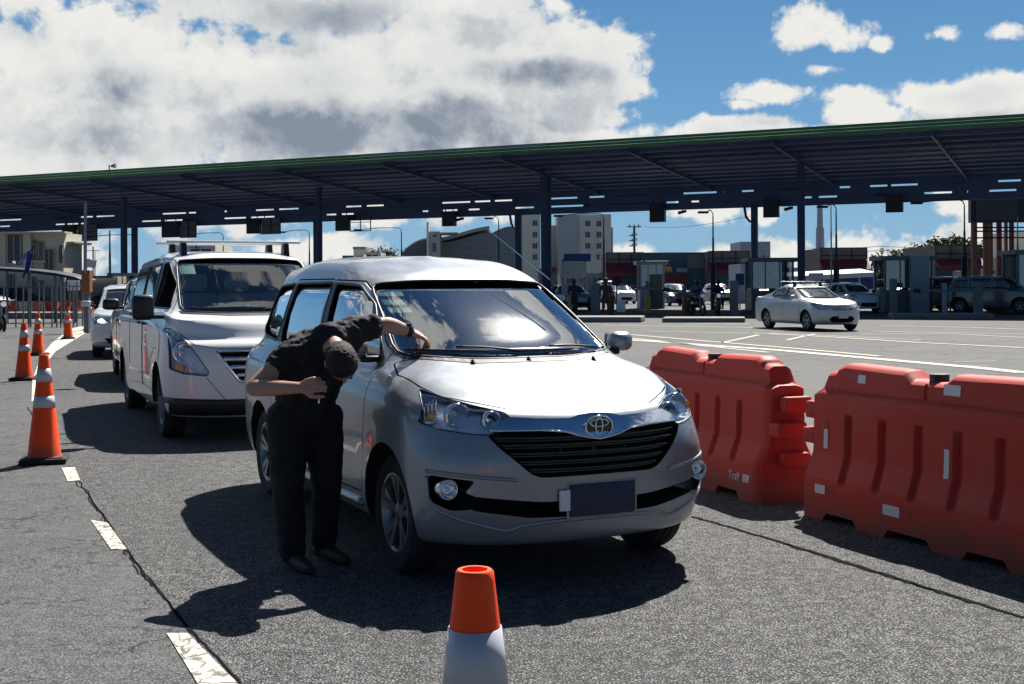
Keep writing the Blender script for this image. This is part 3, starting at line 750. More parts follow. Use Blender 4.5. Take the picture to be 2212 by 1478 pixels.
# blue topped sign board
sb = empty('sign_board', (at(1250, 640, 80).x, 80, 0), 0, 'white notice board with a blue top behind the boom gates', 'sign'); inv = Matrix.Translation(-Vector(sb.location))
b = bmesh.new(); wall_box(b, 1215, 1265, 566, 600, 80, .2); b.transform(inv); link_bm('board', b, 'booth_white', sb)
b = bmesh.new(); wall_box(b, 1218, 1276, 548, 565, 79.9, .25); b.transform(inv); link_bm('top_panel', b, 'navy_awning', sb)
for px in (1216, 1264):
    b = bmesh.new(); A = at(px, 560, 80); cyl(b, (A.x, 80.1, 0), (A.x, 80.1, A.z), .08, seg=8); b.transform(inv); link_bm('post', b, 'booth_metal', sb)
building('white_shed', (1665, 1765, 578, 680), 118, 6, 'grey_wall', 'low white roofed shed between the booth and the red awning', [], [('roof_slab', (1663, 1700, 580, 584), -.5, 6, 'white_plain')])
# white market tent and blue stall
tn = empty('market_tent', (at(1800, 620, 92).x, 93, 0), 0, 'white topped market tent with a blue side behind the sedan', 'tent'); inv = Matrix.Translation(-Vector(tn.location))
b = bmesh.new(); A, C = at(1690, 598, 92), at(1892, 588, 92); vs = [b.verts.new(v) for v in (A, C, C + Vector((0, 4, .3)), A + Vector((0, 4, .3)))]; v2 = [b.verts.new(v.co - Vector((0, 0, .35))) for v in vs]; b.faces.new(vs); b.faces.new(v2); [b.faces.new((vs[e], vs[(e + 1) % 4], v2[(e + 1) % 4], v2[e])) for e in range(4)]
b.transform(inv); link_bm('tent_roof', b, 'tent', tn)
for px in (1692, 1770, 1811, 1858, 1890):
    b = bmesh.new(); A = at(px, 595, 92); cyl(b, (A.x, 92.2, 0), (A.x, 92.2, A.z), .06, seg=6); b.transform(inv); link_bm('post', b, 'tent', tn)
b = bmesh.new(); wall_box(b, 1860, 1890, 593, 625, 94, .1); wall_box(b, 1815, 1856, 595, 606, 94, .1); b.transform(inv); link_bm('side_cloth', b, 'navy_awning', tn)
# billboard on brown steel legs
bb = empty('billboard', (at(2150, 600, 88).x, 88, 0), 0, 'large dark billboard on brown steel legs at the right edge', 'billboard'); inv = Matrix.Translation(-Vector(bb.location))
b = bmesh.new(); wall_box(b, 2097, 2290, 424, 481, 88, .5); b.transform(inv); link_bm('panel', b, 'sign_black', bb)
b = bmesh.new(); wall_box(b, 2108, 2198, 428, 476, 87.9, .05); b.transform(inv); link_bm('panel_face', b, 'kerb_dark', bb)
for px, w_, m_ in ((2105, .35, 'brown_steel'), (2130, .30, 'brown_steel'), (2141, .2, 'brown_steel'), (2159, .28, 'maroon'), (2174, .15, 'brown_steel'), (2186, .25, 'maroon'), (2240, .3, 'brown_steel')):
    b = bmesh.new(); A = at(px, 478, 88.4); box(b, (A.x, 88.5, A.z / 2), (w_, .3, A.z)); b.transform(inv); link_bm('leg', b, m_, bb)
b = bmesh.new()
for y in (492, 500, 514): A, C = at(2105, y, 88.4), at(2240, y, 88.4); box(b, ((A.x + C.x) / 2, 88.4, A.z), (C.x - A.x, .1, .1))
b.transform(inv); link_bm('crossbar', b, 'pole_dark', bb)
# toll booths
def booth(x0, x1, ytop, ybot, Y, label, door=None, pillar=None, m='booth_metal'):
    A, C = at(x0, ybot, Y), at(x1, ytop, Y); w_ = C.x - A.x; h = C.z; r = empty('toll_booth', ((A.x + C.x) / 2, Y + 1, .0), 0, label, 'booth', 'toll booths under the canopy')
    b = bmesh.new()
    for sx in (-1, 1):
        for sy in (-1, 1): box(b, (sx * (w_ / 2 - .05), sy * .85, h / 2), (.10, .10, h))
    box(b, (0, 0, .55), (w_ - .05, 1.7, 1.1)); link_bm('frame', b, m, r)
    b = bmesh.new(); box(b, (0, 0, h - .10), (w_ + .4, 2.2, .22), bev=.03); link_bm('roof', b, 'booth_metal' if m != 'booth_white' else 'booth_white', r)
    for sy in (-1, 1):
        b = bmesh.new(); box(b, (0, sy * .85, (h + 1.0) / 2 + .03), (w_ - .2, .03, h - 1.35)); wn = link_bm('window', b, 'side_glass', r)
        b = bmesh.new()
        for k in range(1, 3): box(b, (-w_ / 2 + w_ * k / 3, sy * .86, (h + 1.0) / 2), (.06, .06, h - 1.3))
        link_bm('mullion', b, m, wn)
    b = bmesh.new(); box(b, (0, .2, .95), (w_ * .7, .5, .06)); box(b, (.2, .3, 1.2), (.3, .2, .4)); link_bm('counter', b, 'pole_dark', r)
    if door:
        b = bmesh.new(); box(b, (door * w_, -.90, 1.05), (.75, .06, 2.0)); link_bm('door', b, 'window_dark', r)
    if pillar:
        b = bmesh.new(); box(b, (pillar * w_, -1.2, h / 2), (.9, .4, h)); link_bm('pillar', b, 'booth_white', r)
    return r
booth(1624, 1716, 557, 660, 66, 'grey framed toll booth behind the rear of the silver sedan')
booth(1912, 2016, 553, 665, 62, 'large dark toll booth with a white pillar right of the small white car', pillar=.18)
booth(1383, 1436, 564, 640, 74, 'pale toll booth with a dark door, left of the restaurant sign', door=.15, m='booth_white')
booth(2200, 2290, 540, 670, 58, 'toll booth cut by the right edge of the picture')
booth(318, 350, 592, 650, 84, 'grey toll booth just behind the white van')
booth(238, 275, 590, 650, 84, 'blue grey toll booth behind the white hatchback', m='booth_white')
# kerbed islands: long low slabs reaching across under the canopy
def island(x0, x1, y, wd, label, z=.22):
    A, C = gr(x0, y), gr(x1, y); b = bmesh.new(); box(b, ((A.x + C.x) / 2, (A.y + C.y) / 2 + wd / 2, z / 2), ((C - A).length, wd, z), bev=.05, rz=math.atan2(C.y - A.y, C.x - A.x))
    o = tag(link_bm('traffic_island', b, 'kerb'), label, 'kerb', 'kerbed islands between the toll lanes'); return o
island(1180, 1396, 697, 2.2, 'kerbed island with a pale edge beside the minivan mirror'); island(1440, 1620, 697, 2.0, 'kerbed island below the motorcyclists', .18)
island(1940, 2160, 690, 2.0, 'kerbed island below the large toll booth'); island(-120, 175, 689, 1.6, 'dark kerbed island at far left below the barrier row', .3)
# concrete bollards
def bollard(px, ybot, ytop, w_, m, label):
    g = gr(px, ybot); Y = g.y; z = at(px, ytop, Y).z; b = bmesh.new(); box(b, (g.x, Y, z / 2), (w_, w_, z), bev=.04)
    return tag(link_bm('bollard', b, m), label, 'bollard', 'square posts on the toll islands')
for a in ((1287, 680, 612, .42, 'concrete', 'grey concrete post right of the minivan mirror'), (1586, 682, 606, .36, 'concrete', 'grey concrete post left of the silver sedan'), (1930, 679, 602, .30, 'concrete', 'thin concrete post in front of the small white car'),
          (2113, 680, 610, .36, 'concrete', 'concrete post in front of the white sport utility'), (2100, 676, 618, .22, 'concrete', 'slim concrete post left of the orange cabinet'), (1319, 680, 628, .34, 'brown_steel', 'brown post beside the standing guard')): bollard(*a)
def cabinet(px0, px1, y0, y1, label, m='orange_box'):
    g = gr((px0 + px1) / 2, y1); Y = g.y; A, C = at(px0, y1, Y), at(px1, y0, Y); r = empty('barrier_cabinet', ((A.x + C.x) / 2, Y, 0), 0, label, 'cabinet', 'boom gate cabinets')
    h = C.z; w_ = C.x - A.x; b = bmesh.new(); box(b, (0, 0, h / 2), (w_, .4, h), bev=.03); link_bm('housing', b, m, r)
    b = bmesh.new(); box(b, (0, 0, h + .02), (w_ + .06, .46, .05), bev=.01); link_bm('lid', b, 'pole_dark', r); b = bmesh.new(); box(b, (0, -.21, h * .6), (w_ * .3, .02, .08)); link_bm('handle', b, 'pole_dark', r); return r, h
cabinet(1476, 1502, 632, 679, 'brown orange boom cabinet left of the first motorcyclist'); cabinet(2143, 2174, 628, 674, 'orange boom cabinet in front of the dark sport utility')
# booms
def boom(p0, p1, Y, label, rad=.045, m='fascia_grey'):
    b = bmesh.new(); A, C = at(p0[0], p0[1], Y), at(p1[0], p1[1], Y); cyl(b, A, C, rad, rad * .8, 8)
    o = tag(link_bm('boom_gate', b, m), label, 'boom gate', 'boom gate arms'); b = bmesh.new(); cyl(b, A + (A - C).normalized() * .3, A, .09, .09, 8); link_bm('counterweight', b, 'pole_dark', o); return o
boom((1338, 614), (1452, 630), 58, 'pale boom arm reaching from the guard to the brown cabinet'); boom((1446, 627), (1500, 637), 57.5, 'short boom arm above the brown orange cabinet', .07)
boom((1987, 628), (2174, 627), 55, 'white horizontal boom arm in front of the right-hand cars'); boom((1273, 643), (1283, 595), 60, 'raised short boom arm near the notice board')
# raised boom at far left with its orange box and pale flag
A = at(188, 650, 40); ob = empty('boom_gate', (A.x, 40, 0), 0, 'boom gate with an orange box and its thin pale arm raised upright, far left', 'boom gate')
b = bmesh.new(); z0, z1 = at(188, 632, 40).z, at(188, 584, 40).z; box(b, (0, 0, (z0 + z1) / 2), (.27, .3, z1 - z0), bev=.02); link_bm('housing', b, 'orange_box', ob)
b = bmesh.new(); box(b, (0, 0, z0 / 2), (.16, .2, z0)); link_bm('post', b, 'steel_grey', ob)
b = bmesh.new(); zt = at(188, 438, 40).z; cyl(b, (.0, -.16, z1 - .1), (.02, -.16, zt), .055, .05, 8); link_bm('arm', b, 'fascia_grey', ob)
def flag(name, pts, Y, m, label, thick=.01, amp=.04):
    # cloth as a wavy thin sheet: corners in order top left, top right, bottom right, bottom left
    P = [at(*p, Y) for p in pts]; b = bmesh.new(); n = 12; G = []
    for i in range(n + 1):
        r_ = []
        for j in range(n + 1):
            u, v = i / n, j / n; p = (P[0] * (1 - u) + P[1] * u) * (1 - v) + (P[3] * (1 - u) + P[2] * u) * v
            r_.append(b.verts.new(p + Vector((0, amp * math.sin(u * 9 + v * 2) * u, amp * .5 * math.sin(u * 7)))))
        G.append(r_)
    for i in range(n):
        for j in range(n): f = b.faces.new((G[i][j], G[i + 1][j], G[i + 1][j + 1], G[i][j + 1])); f.material_index = min(2, int(j / n * 5) if j / n < .5 else int((1 - j / n) * 5)) if isinstance(m, tuple) else 0
    o = tag(link_bm(name, b, m, None, True), label, 'flag'); md = o.modifiers.new('s', 'SOLIDIFY'); md.thickness = thick; return o
mat('flag_white', (.50, .47, .50), .9); mat('flag_red', (.45, .03, .04), .9); mat('flag_blue', (.03, .03, .22), .9); mat('flag_violet', (.16, .08, .24), .9)
flag('flag', [(187, 560), (209, 562), (208, 578), (188, 579)], 41.0, 'flag_white', 'small pale grey flag beside the raised boom arm')
fp = tag(link_bm('flagpole', (lambda b: (cyl(b, at(50, 600, 50), at(73, 528, 50), .05, .04, 8), b)[1])(bmesh.new()), 'pole_dark'), 'slanting dark flagpole in front of the cream building', 'flagpole')
flag('flag', [(72, 540), (26, 566), (30, 572), (64, 560)], 49.8, ('flag_blue', 'flag_white', 'flag_violet'), 'violet and white flag blown sideways from the slanting pole', amp=.15)
flag('flag', [(60, 545), (72, 542), (64, 592), (52, 590)], 49.6, 'flag_blue', 'dark blue hanging cloth at the slanting flagpole', amp=.1)
# lamp posts
def lamp_post(px, ytop, Y, label, arm=0, rad=.07, ybase=None, m='pole_dark', armlen=1.6, base=0):
    x = at(px, ytop, Y); r = empty('street_lamp', (x.x, Y, 0), 0, label, 'street lamp', 'lamp posts around the plaza'); z = x.z
    b = bmesh.new(); cyl(b, (0, 0, 0), (0, 0, z * .72), rad, rad * .8, 8); cyl(b, (0, 0, z * .72), (0, 0, z - .35 if arm else z), rad * .62, rad * .5, 8)
    if base: cyl(b, (0, 0, 0), (0, 0, base), rad * 2.3, seg=10)
    link_bm('pole', b, m, r, 40)
    if arm:
        b = bmesh.new(); s = arm; P = [(0, 0, z - .4), (0, 0, z - .25), (s * .08, 0, z - .08), (s * .25, 0, z), (s * armlen * .6, 0, z - .01), (s * armlen, 0, z - .12)]; tube(b, P, rad * .42, 6); a_ = link_bm('arm', b, m, r, True)
        b = bmesh.new(); box(b, (s * (armlen + .25), 0, z - .15), (.6, .22, .13), bev=.04); link_bm('lamp_head', b, m, a_, True)
    return r
lamp_post(482, 503, 95, 'lamp post whose arm reaches left above the van roof', -1, armlen=2.4); lamp_post(668, 497, 92, 'lamp post with its arm pointing left, just left of the paired columns', -1, armlen=1.8)
lamp_post(867, 492, 90, 'lamp post with a long arm pointing left above the minivan roof', -1, armlen=2.9); lamp_post(1077, 467, 84, 'thin black lamp post in front of the glass hall', -1, armlen=.4)
lamp_post(1304, 461, 78, 'black lamp post in front of the cream hotel block', -1, armlen=2.6, base=0); lamp_post(1540, 453, 70, 'straight black lamp post with a thick foot behind the motorcyclists', -1, armlen=.3, base=2.6)
lamp_post(1806, 441, 68, 'black lamp post with a thick foot right of the pale mast', -1, armlen=.5, base=2.4); lamp_post(2083, 432, 64, 'black lamp post with an arm pointing left beside the billboard', -1, armlen=2.2, base=2.8)
lamp_post(237, 498, 75, 'grey pole with a small box left of the paired columns', 0, m='steel_grey', rad=.09); lamp_post(296, 507, 88, 'lamp post with an arm pointing left beside the back column at left', -1, armlen=3.2)
lamp_post(1771, 432, 110, 'thick pale mast rising behind the shops', 0, rad=.45, m='booth_white'); lamp_post(1795, 440, 90, 'thin grey pole with a transformer left of the black lamp post', 0, rad=.07, m='steel_grey')
lamp_post(2198, 470, 70, 'thin pole at the right edge by the white building', 0, m='steel_grey'); lamp_post(205, 540, 85, 'thin aerial mast right of the raised boom arm', 0, rad=.04)
# utility pole and overhead wires
x = at(1370, 489, 120); up_ = empty('utility_pole', (x.x, 120, 0), 0, 'dark utility pole with cross arms above the grey shop wall', 'utility pole')
b = bmesh.new(); cyl(b, (0, 0, 0), (0, 0, x.z), .14, .10, 8); link_bm('pole', b, 'pole_dark', up_)
for dz, l in ((-.05, 1.1), (-.9, .5), (-1.4, .5), (-1.9, .5)):
    b = bmesh.new(); box(b, (-.2 if l < 1 else 0, 0, x.z + dz), (l * 1.2, .12, .10)); 
    for q in (-.4, 0, .4): cyl(b, (q * l, 0, x.z + dz), (q * l, 0, x.z + dz + .25), .05, seg=6)
    link_bm('cross_arm', b, 'pole_dark', up_)
def wire(pts, Y, label, rad=.025):
    b = bmesh.new(); P = [at(*p, Y) for p in pts]; Q = []
    for a_, c_ in zip(P, P[1:]):
        for k in range(8): t = k / 8; Q.append(a_.lerp(c_, t) - Vector((0, 0, (a_ - c_).length * .02 * math.sin(PI * t))))
    Q.append(P[-1]); tube(b, Q, rad, 4); tag(link_bm('overhead_wire', b, 'pole_dark'), label, 'wire', 'overhead wires')
wire([(1390, 490), (1480, 490), (1640, 462)], 120, 'sagging wire running right from the utility pole', .02); wire([(1740, 536), (1900, 532), (2080, 530)], 115, 'upper wire in front of the trees'); wire([(1740, 545), (1900, 541), (2080, 538)], 115, 'lower wire in front of the trees')
# roof antennas etc.
for px, y0, y1, Y, lab in ((201, 533, 600, 95, 'thin aerial above the small grey building'), (424, 528, 560, 110, 'short aerial above the van roof')):
    A = at(px, y0, Y); b = bmesh.new(); cyl(b, (A.x, Y, 0), (A.x, Y, A.z), .05, seg=6); box(b, (A.x, Y, A.z - .3), (1.1, .04, .04)); tag(link_bm('aerial', b, 'pole_dark'), lab, 'aerial')
building('distant_office', (372, 465, 528, 640), 130, 8, 'pale_wall', 'distant office with a strip window just above the van roof', [(410, 458, 536, 545)])
# trees behind the shops
mat('leaf_dark', (.030, .060, .018), .7, noise=(2, .6, (.014, .03, .010))); mat('leaf_light', (.085, .13, .035), .7, noise=(2, .5, (.04, .07, .02))); mat('bark', (.07, .05, .035), .9)
def tree(px, ytop, Y, rx, rz_, label, n=900, seed=1, ragged=.35):
    rs = random.Random(seed); x = at(px, ytop, Y); r = empty('tree', (x.x, Y, 0), 0, label, 'tree', 'trees behind the shops'); H = x.z
    b = bmesh.new(); tube(b, [(0, 0, 0), (.1, 0, H * .35), (-.1, .1, H * .6), (.05, 0, H * .85)], [.22, .16, .10, .03], 7)
    for k in range(7):
        a = k * 2.4; tube(b, [(0, 0, H * (.35 + .06 * k)), (math.cos(a) * rx * .5, math.sin(a) * rx * .4, H * (.5 + .06 * k)), (math.cos(a) * rx * .85, math.sin(a) * rx * .7, H * (.55 + .06 * k))], [.08, .05, .02], 5)
    link_bm('trunk', b, 'bark', r, True)
    b = bmesh.new(); cl = [(rs.gauss(0, .45) * rx, rs.gauss(0, .4) * rx, H - rz_ * (1.05 + rs.uniform(-.85, .95)), rs.uniform(.25, .55) * rx * .6) for _ in range(26)]
    for i in range(n):
        c = rs.choice(cl); d = Vector((rs.gauss(0, 1), rs.gauss(0, 1), rs.gauss(0, 1))).normalized() * c[3] * rs.uniform(.3, 1.1); p = Vector(c[:3]) + d
        if p.z > H: p.z = H - rs.uniform(0, .4)
        s = rs.uniform(.10, .26); u = Vector((rs.gauss(0, 1), rs.gauss(0, 1), rs.gauss(0, .6))).normalized(); v = u.cross(Vector((rs.gauss(0, 1), rs.gauss(0, 1), rs.gauss(0, 1)))).normalized()
        f = b.faces.new([b.verts.new(p + u * s), b.verts.new(p + v * s * .5), b.verts.new(p - u * s), b.verts.new(p - v * s * .5)]); f.material_index = 1 if rs.random() < .35 else 0
    link_bm('crown', b, ('leaf_dark', 'leaf_light'), r)
for a in ((1905, 532, 120, 1.6, 1.6, 'sparse leafy tree at the left end of the tree row', 500, 1), (1935, 528, 122, 2.2, 1.6, 'small round tree second in the row behind the shops', 900, 2), (1975, 522, 124, 2.4, 1.8, 'low bushy tree behind the large toll booth', 1200, 3),
          (2012, 508, 122, 2.4, 2.4, 'taller leafy tree right of the white booth pillar', 1500, 4), (2050, 514, 120, 2.4, 2.0, 'broad bright green tree behind the panelled wall', 1600, 5), (2072, 484, 118, 1.7, 3.2, 'tallest feathery tree beside the billboard', 900, 6), (2120, 520, 125, 2.5, 2.0, 'leafy tree seen between the billboard legs', 900, 7),
          (822, 536, 175, 2.6, 1.6, 'small tree in front of the louvred hall', 700, 8), (850, 530, 178, 3.0, 2.2, 'bushy tree at the foot of the louvred hall', 900, 9)): tree(*a)
# barriers row at far left: orange and white water barriers

# more of the plaza's clutter
for a in ((1478, 676, 618, .22, 'concrete', 'slim grey post behind the brown orange cabinet'), (1905, 676, 622, .20, 'concrete', 'slim grey post left of the small white car'), (2040, 678, 612, .20, 'booth_white', 'pale slim post right of the white booth pillar'), (1232, 684, 630, .20, 'concrete', 'short grey post near the notice board'), (1400, 678, 640, .24, 'yellow', 'short yellow post in front of the pale toll booth')): bollard(*a)
def small_sign(px, ytop, ybot, Y, w_, h, m, label):
    A = at(px, ytop, Y); r = empty('post_sign', (A.x, Y, 0), 0, label, 'sign', 'small signs on posts in the plaza'); b = bmesh.new(); cyl(b, (0, 0, 0), (0, 0, A.z), .035, seg=8); link_bm('post', b, 'steel_grey', r)
    b = bmesh.new(); box(b, (0, -.06, A.z - h / 2), (w_, .03, h), bev=.01); link_bm('sign_face', b, m, r)
small_sign(1332, 596, 0, 64, .5, .5, 'maroon', 'small square red sign on a post left of the pale toll booth'); small_sign(1222, 612, 0, 62, .45, .6, 'booth_white', 'white sign on a post beside the minivan mirror side'); small_sign(1598, 590, 0, 72, .5, .7, 'navy_awning', 'small blue sign on a post near the concrete post'); small_sign(1762, 590, 0, 76, .9, .4, 'booth_white', 'white board on a post above the sedan roof bars'); small_sign(2068, 586, 0, 66, .5, .5, 'booth_white', 'white sign on a post left of the billboard lamp post')
small_sign(2046, 600, 0, 60, .35, .8, 'maroon', 'narrow dark red sign on a post right of the large toll booth'); small_sign(160, 606, 0, 50, .5, .4, 'white_plain', 'small white sign on a post left of the raised boom arm'); small_sign(1415, 600, 0, 90, .8, .5, 'yellow', 'yellow board on a post behind the pale toll booth')
building('white_truck_wall', (1600, 1640, 570, 680), 92, 5, 'booth_white', 'white panelled stand behind the left edge of the grey toll booth', [], cat='stand')
building('back_terrace', (1480, 1760, 590, 680), 125, 5, 'pale_wall', 'long low pale terrace behind the toll booths', [(1500, 1520, 600, 615), (1560, 1580, 600, 615), (1700, 1720, 600, 615)])
building('back_arcade', (1210, 1320, 590, 680), 118, 5, 'booth_white', 'low white arcade behind the notice board', [(1222, 1240, 600, 622), (1250, 1268, 600, 622), (1280, 1300, 600, 622)])
building('boundary_wall', (-400, 330, 622, 680), 120, 2, 'grey_wall', 'long low grey wall closing the far left of the plaza', cat='wall')
building('boundary_wall', (700, 1230, 596, 680), 140, 2, 'pale_wall', 'long low pale wall behind the minivan at the foot of the glass hall', cat='wall')
building('boundary_wall', (1880, 2500, 600, 680), 128, 2, 'grey_panel', 'long dark wall behind the trees at far right', cat='wall')
# ------------------------------------------------------------------ car framework (local x forward from the front axle, y left, z up)
def pl(v, x):
    if not isinstance(v, (list, tuple)): return v
    if x <= v[0][0]: return v[0][1]
    for (x0, a), (x1, b) in zip(v, v[1:]):
        if x <= x1:
            t = (x - x0) / (x1 - x0); t = t * t * (3 - 2 * t) * .5 + t * .5
            return a + (b - a) * t
    return v[-1][1]
def resample(P, n):
    P = np.array(P); d = np.r_[0, np.cumsum(np.linalg.norm(np.diff(P, axis=0), axis=1))]
    t = np.linspace(0, d[-1], n)
    return np.stack([np.interp(t, d, P[:, i]) for i in range(P.shape[1])], 1)
def half_ring(k, n=(22, 34, 10)):
    xf, Lf, nf, xr, Lr, nr = k['xf'], k.get('Lf', .5), k.get('nf', 2.6), k['xr'], k.get('Lr', .3), k.get('nr', 3.2)
    xj = xf - Lf; xk = xr + Lr; wj = pl(k['w'], xj); wk = pl(k['w'], xk)
    th = np.linspace(0, PI / 2, 80)
    A = resample(np.stack([xj + Lf * np.cos(th) ** (2 / nf), wj * np.sin(th) ** (2 / nf)], 1), n[0])
    xs = np.linspace(xj, xk, n[1]); Bm = np.stack([xs, [pl(k['w'], x) for x in xs]], 1)
    C_ = resample(np.stack([xk - Lr * np.sin(th) ** (2 / nr), wk * np.cos(th) ** (2 / nr)], 1), n[2])
    H = np.concatenate([A, Bm[1:], C_[1:]])
    cz = k.get('crown', 0)
    z = np.array([pl(k['z'], x) + cz * (1 - (s / max(.01, wj)) ** 2) for x, s in H])
    return np.concatenate([H, z[:, None]], 1)
def pchip(K, sub):
    K = np.array(K); n = len(K); d = np.diff(K, axis=0); m = np.zeros_like(K)
    for i in range(1, n - 1):
        a, b = d[i - 1], d[i]; s = a * b > 0
        with np.errstate(divide='ignore', invalid='ignore'):
            m[i] = np.where(s, 2 * a * b / (a + b), 0)
    m[0] = d[0]; m[-1] = d[-1]
    outp = []
    for i in range(n - 1):
        for j in range(sub[i] if isinstance(sub, (list, tuple)) else sub):
            t = j / (sub[i] if isinstance(sub, (list, tuple)) else sub)
            outp.append((2 * t ** 3 - 3 * t ** 2 + 1) * K[i] + (t ** 3 - 2 * t ** 2 + t) * m[i] + (-2 * t ** 3 + 3 * t ** 2) * K[i + 1] + (t ** 3 - t ** 2) * m[i + 1])
    outp.append(K[-1]); return outp
def body_bm(keys, wheels, sub=4, n=(22, 34, 10), arch=.345, flare=.016):
    rings = pchip([half_ring(k, n) for k in keys], sub)
    bm = bmesh.new(); N = rings[0].shape[0]; V = []
    for rg in rings:
        L = []
        for i in range(N):
            x, s, z = rg[i]
            if s > .5:
                for wx, wz in wheels:
                    r = math.hypot(x - wx, z - wz)
                    if r < arch + .16 and z < wz + arch + .2:
                        t = 1 - abs(r - arch) / .15
                        if t > 0: s += flare * (t * t * (3 - 2 * t))
            L.append((x, s, z))
        a = [bm.verts.new((x, -s, z)) for x, s, z in L]
        b = [a[0]] + [bm.verts.new((x, s, z)) for x, s, z in L[1:-1]] + [a[-1]]
        V.append((a, b))
    for (a0, b0), (a1, b1) in zip(V, V[1:]):
        for i in range(N - 1):
            bm.faces.new((a0[i], a1[i], a1[i + 1], a0[i + 1])); bm.faces.new((b0[i], b0[i + 1], b1[i + 1], b1[i]))
    for a, b in (V[0], V[-1]):
        for i in range(N - 1):
            vs = []
            for v in (a[i], a[i + 1], b[i + 1], b[i]):
                if v not in vs: vs.append(v)
            if len(vs) > 2: bm.faces.new(vs)
    bmesh.ops.recalc_face_normals(bm, faces=bm.faces)
    return bm
class Surf:        # the untouched outer skin, to lay panes, lamps and trim on
    def __init__(s, bm): s.bvh = BVHTree.FromBMesh(bm)
    def hit(s, axis, side, u, v):
        if axis == 'y': o, d = Vector((u, 3 * side, v)), Vector((0, -side, 0))
        elif axis == 'x': o, d = Vector((3 * side + (side < 0) * -3, u, v)), Vector((-side, 0, 0))
        else: o, d = Vector((u, v, 4)), Vector((0, 0, -1))
        return s.bvh.ray_cast(o, d)
    def pt(s, axis, side, u, v, off=0):
        h = s.hit(axis, side, u, v)
        if h[0] is None: return None
        n = h[1]
        return h[0] + n * off
def patch(surf, poly, axis, side, off, thick=.004, step=.05, mi=0, bm=None):
    own = bm is None
    b = bmesh.new()
    vs = [b.verts.new((u, v, 0)) for u, v in poly]
    b.faces.new(vs)
    us = [p[0] for p in poly]; vv = [p[1] for p in poly]
    for ax, lo, hi in ((0, min(us), max(us)), (1, min(vv), max(vv))):
        k = max(1, int((hi - lo) / step))
        for i in range(1, k):
            c = lo + (hi - lo) * i / k; co = (c, 0, 0) if ax == 0 else (0, c, 0); no = (1, 0, 0) if ax == 0 else (0, 1, 0)
            bmesh.ops.bisect_plane(b, geom=b.verts[:] + b.edges[:] + b.faces[:], plane_co=co, plane_no=no, dist=1e-5)
    bad = []
    for v in b.verts:
        p = surf.pt(axis, side, v.co.x, v.co.y, off)
        if p is None: bad.append(v)
        else: v.co = p
    if bad: bmesh.ops.delete(b, geom=bad, context='VERTS')
    bmesh.ops.recalc_face_normals(b, faces=b.faces)
    if b.faces:
        f = max(b.faces, key=lambda f: f.calc_area()); c = f.calc_center_median()
        want = {'y': Vector((0, side, 0)), 'x': Vector((side, 0, .2)), 'z': Vector((0, 0, 1))}[axis]
        if f.normal.dot(want) < 0: bmesh.ops.reverse_faces(b, faces=b.faces)
        b.normal_update()
        if thick:
            nn = {v: v.normal.copy() for v in b.verts}
            r = bmesh.ops.extrude_face_region(b, geom=b.faces[:])
            old = set(b.verts) - {g for g in r['geom'] if isinstance(g, bmesh.types.BMVert)}
            for v in old:
                v.co -= nn[v] * thick
    for f in b.faces: f.material_index = mi
    return b
def strip(surf, line, axis, side, wd, off=.0012, mi=0, b=None, step=.03, hgt=.003):
    # raised thin bead following a line on the skin
    b = b or bmesh.new(); P = resample(line, max(2, int(sum(math.dist(p, q) for p, q in zip(line, line[1:])) / step)))
    pts = [surf.pt(axis, side, u, v, off) for u, v in P]; pts = [p for p in pts if p is not None]
    if len(pts) > 1: tube(b, pts, wd / 2, 6, mi)
    return b
def mirror_y(me_obj, name, parent):
    me = me_obj.data.copy(); me.transform(Matrix.Diagonal((1, -1, 1, 1))); me.flip_normals()
    return to_obj(name, me, None, parent)
_wheels = {}
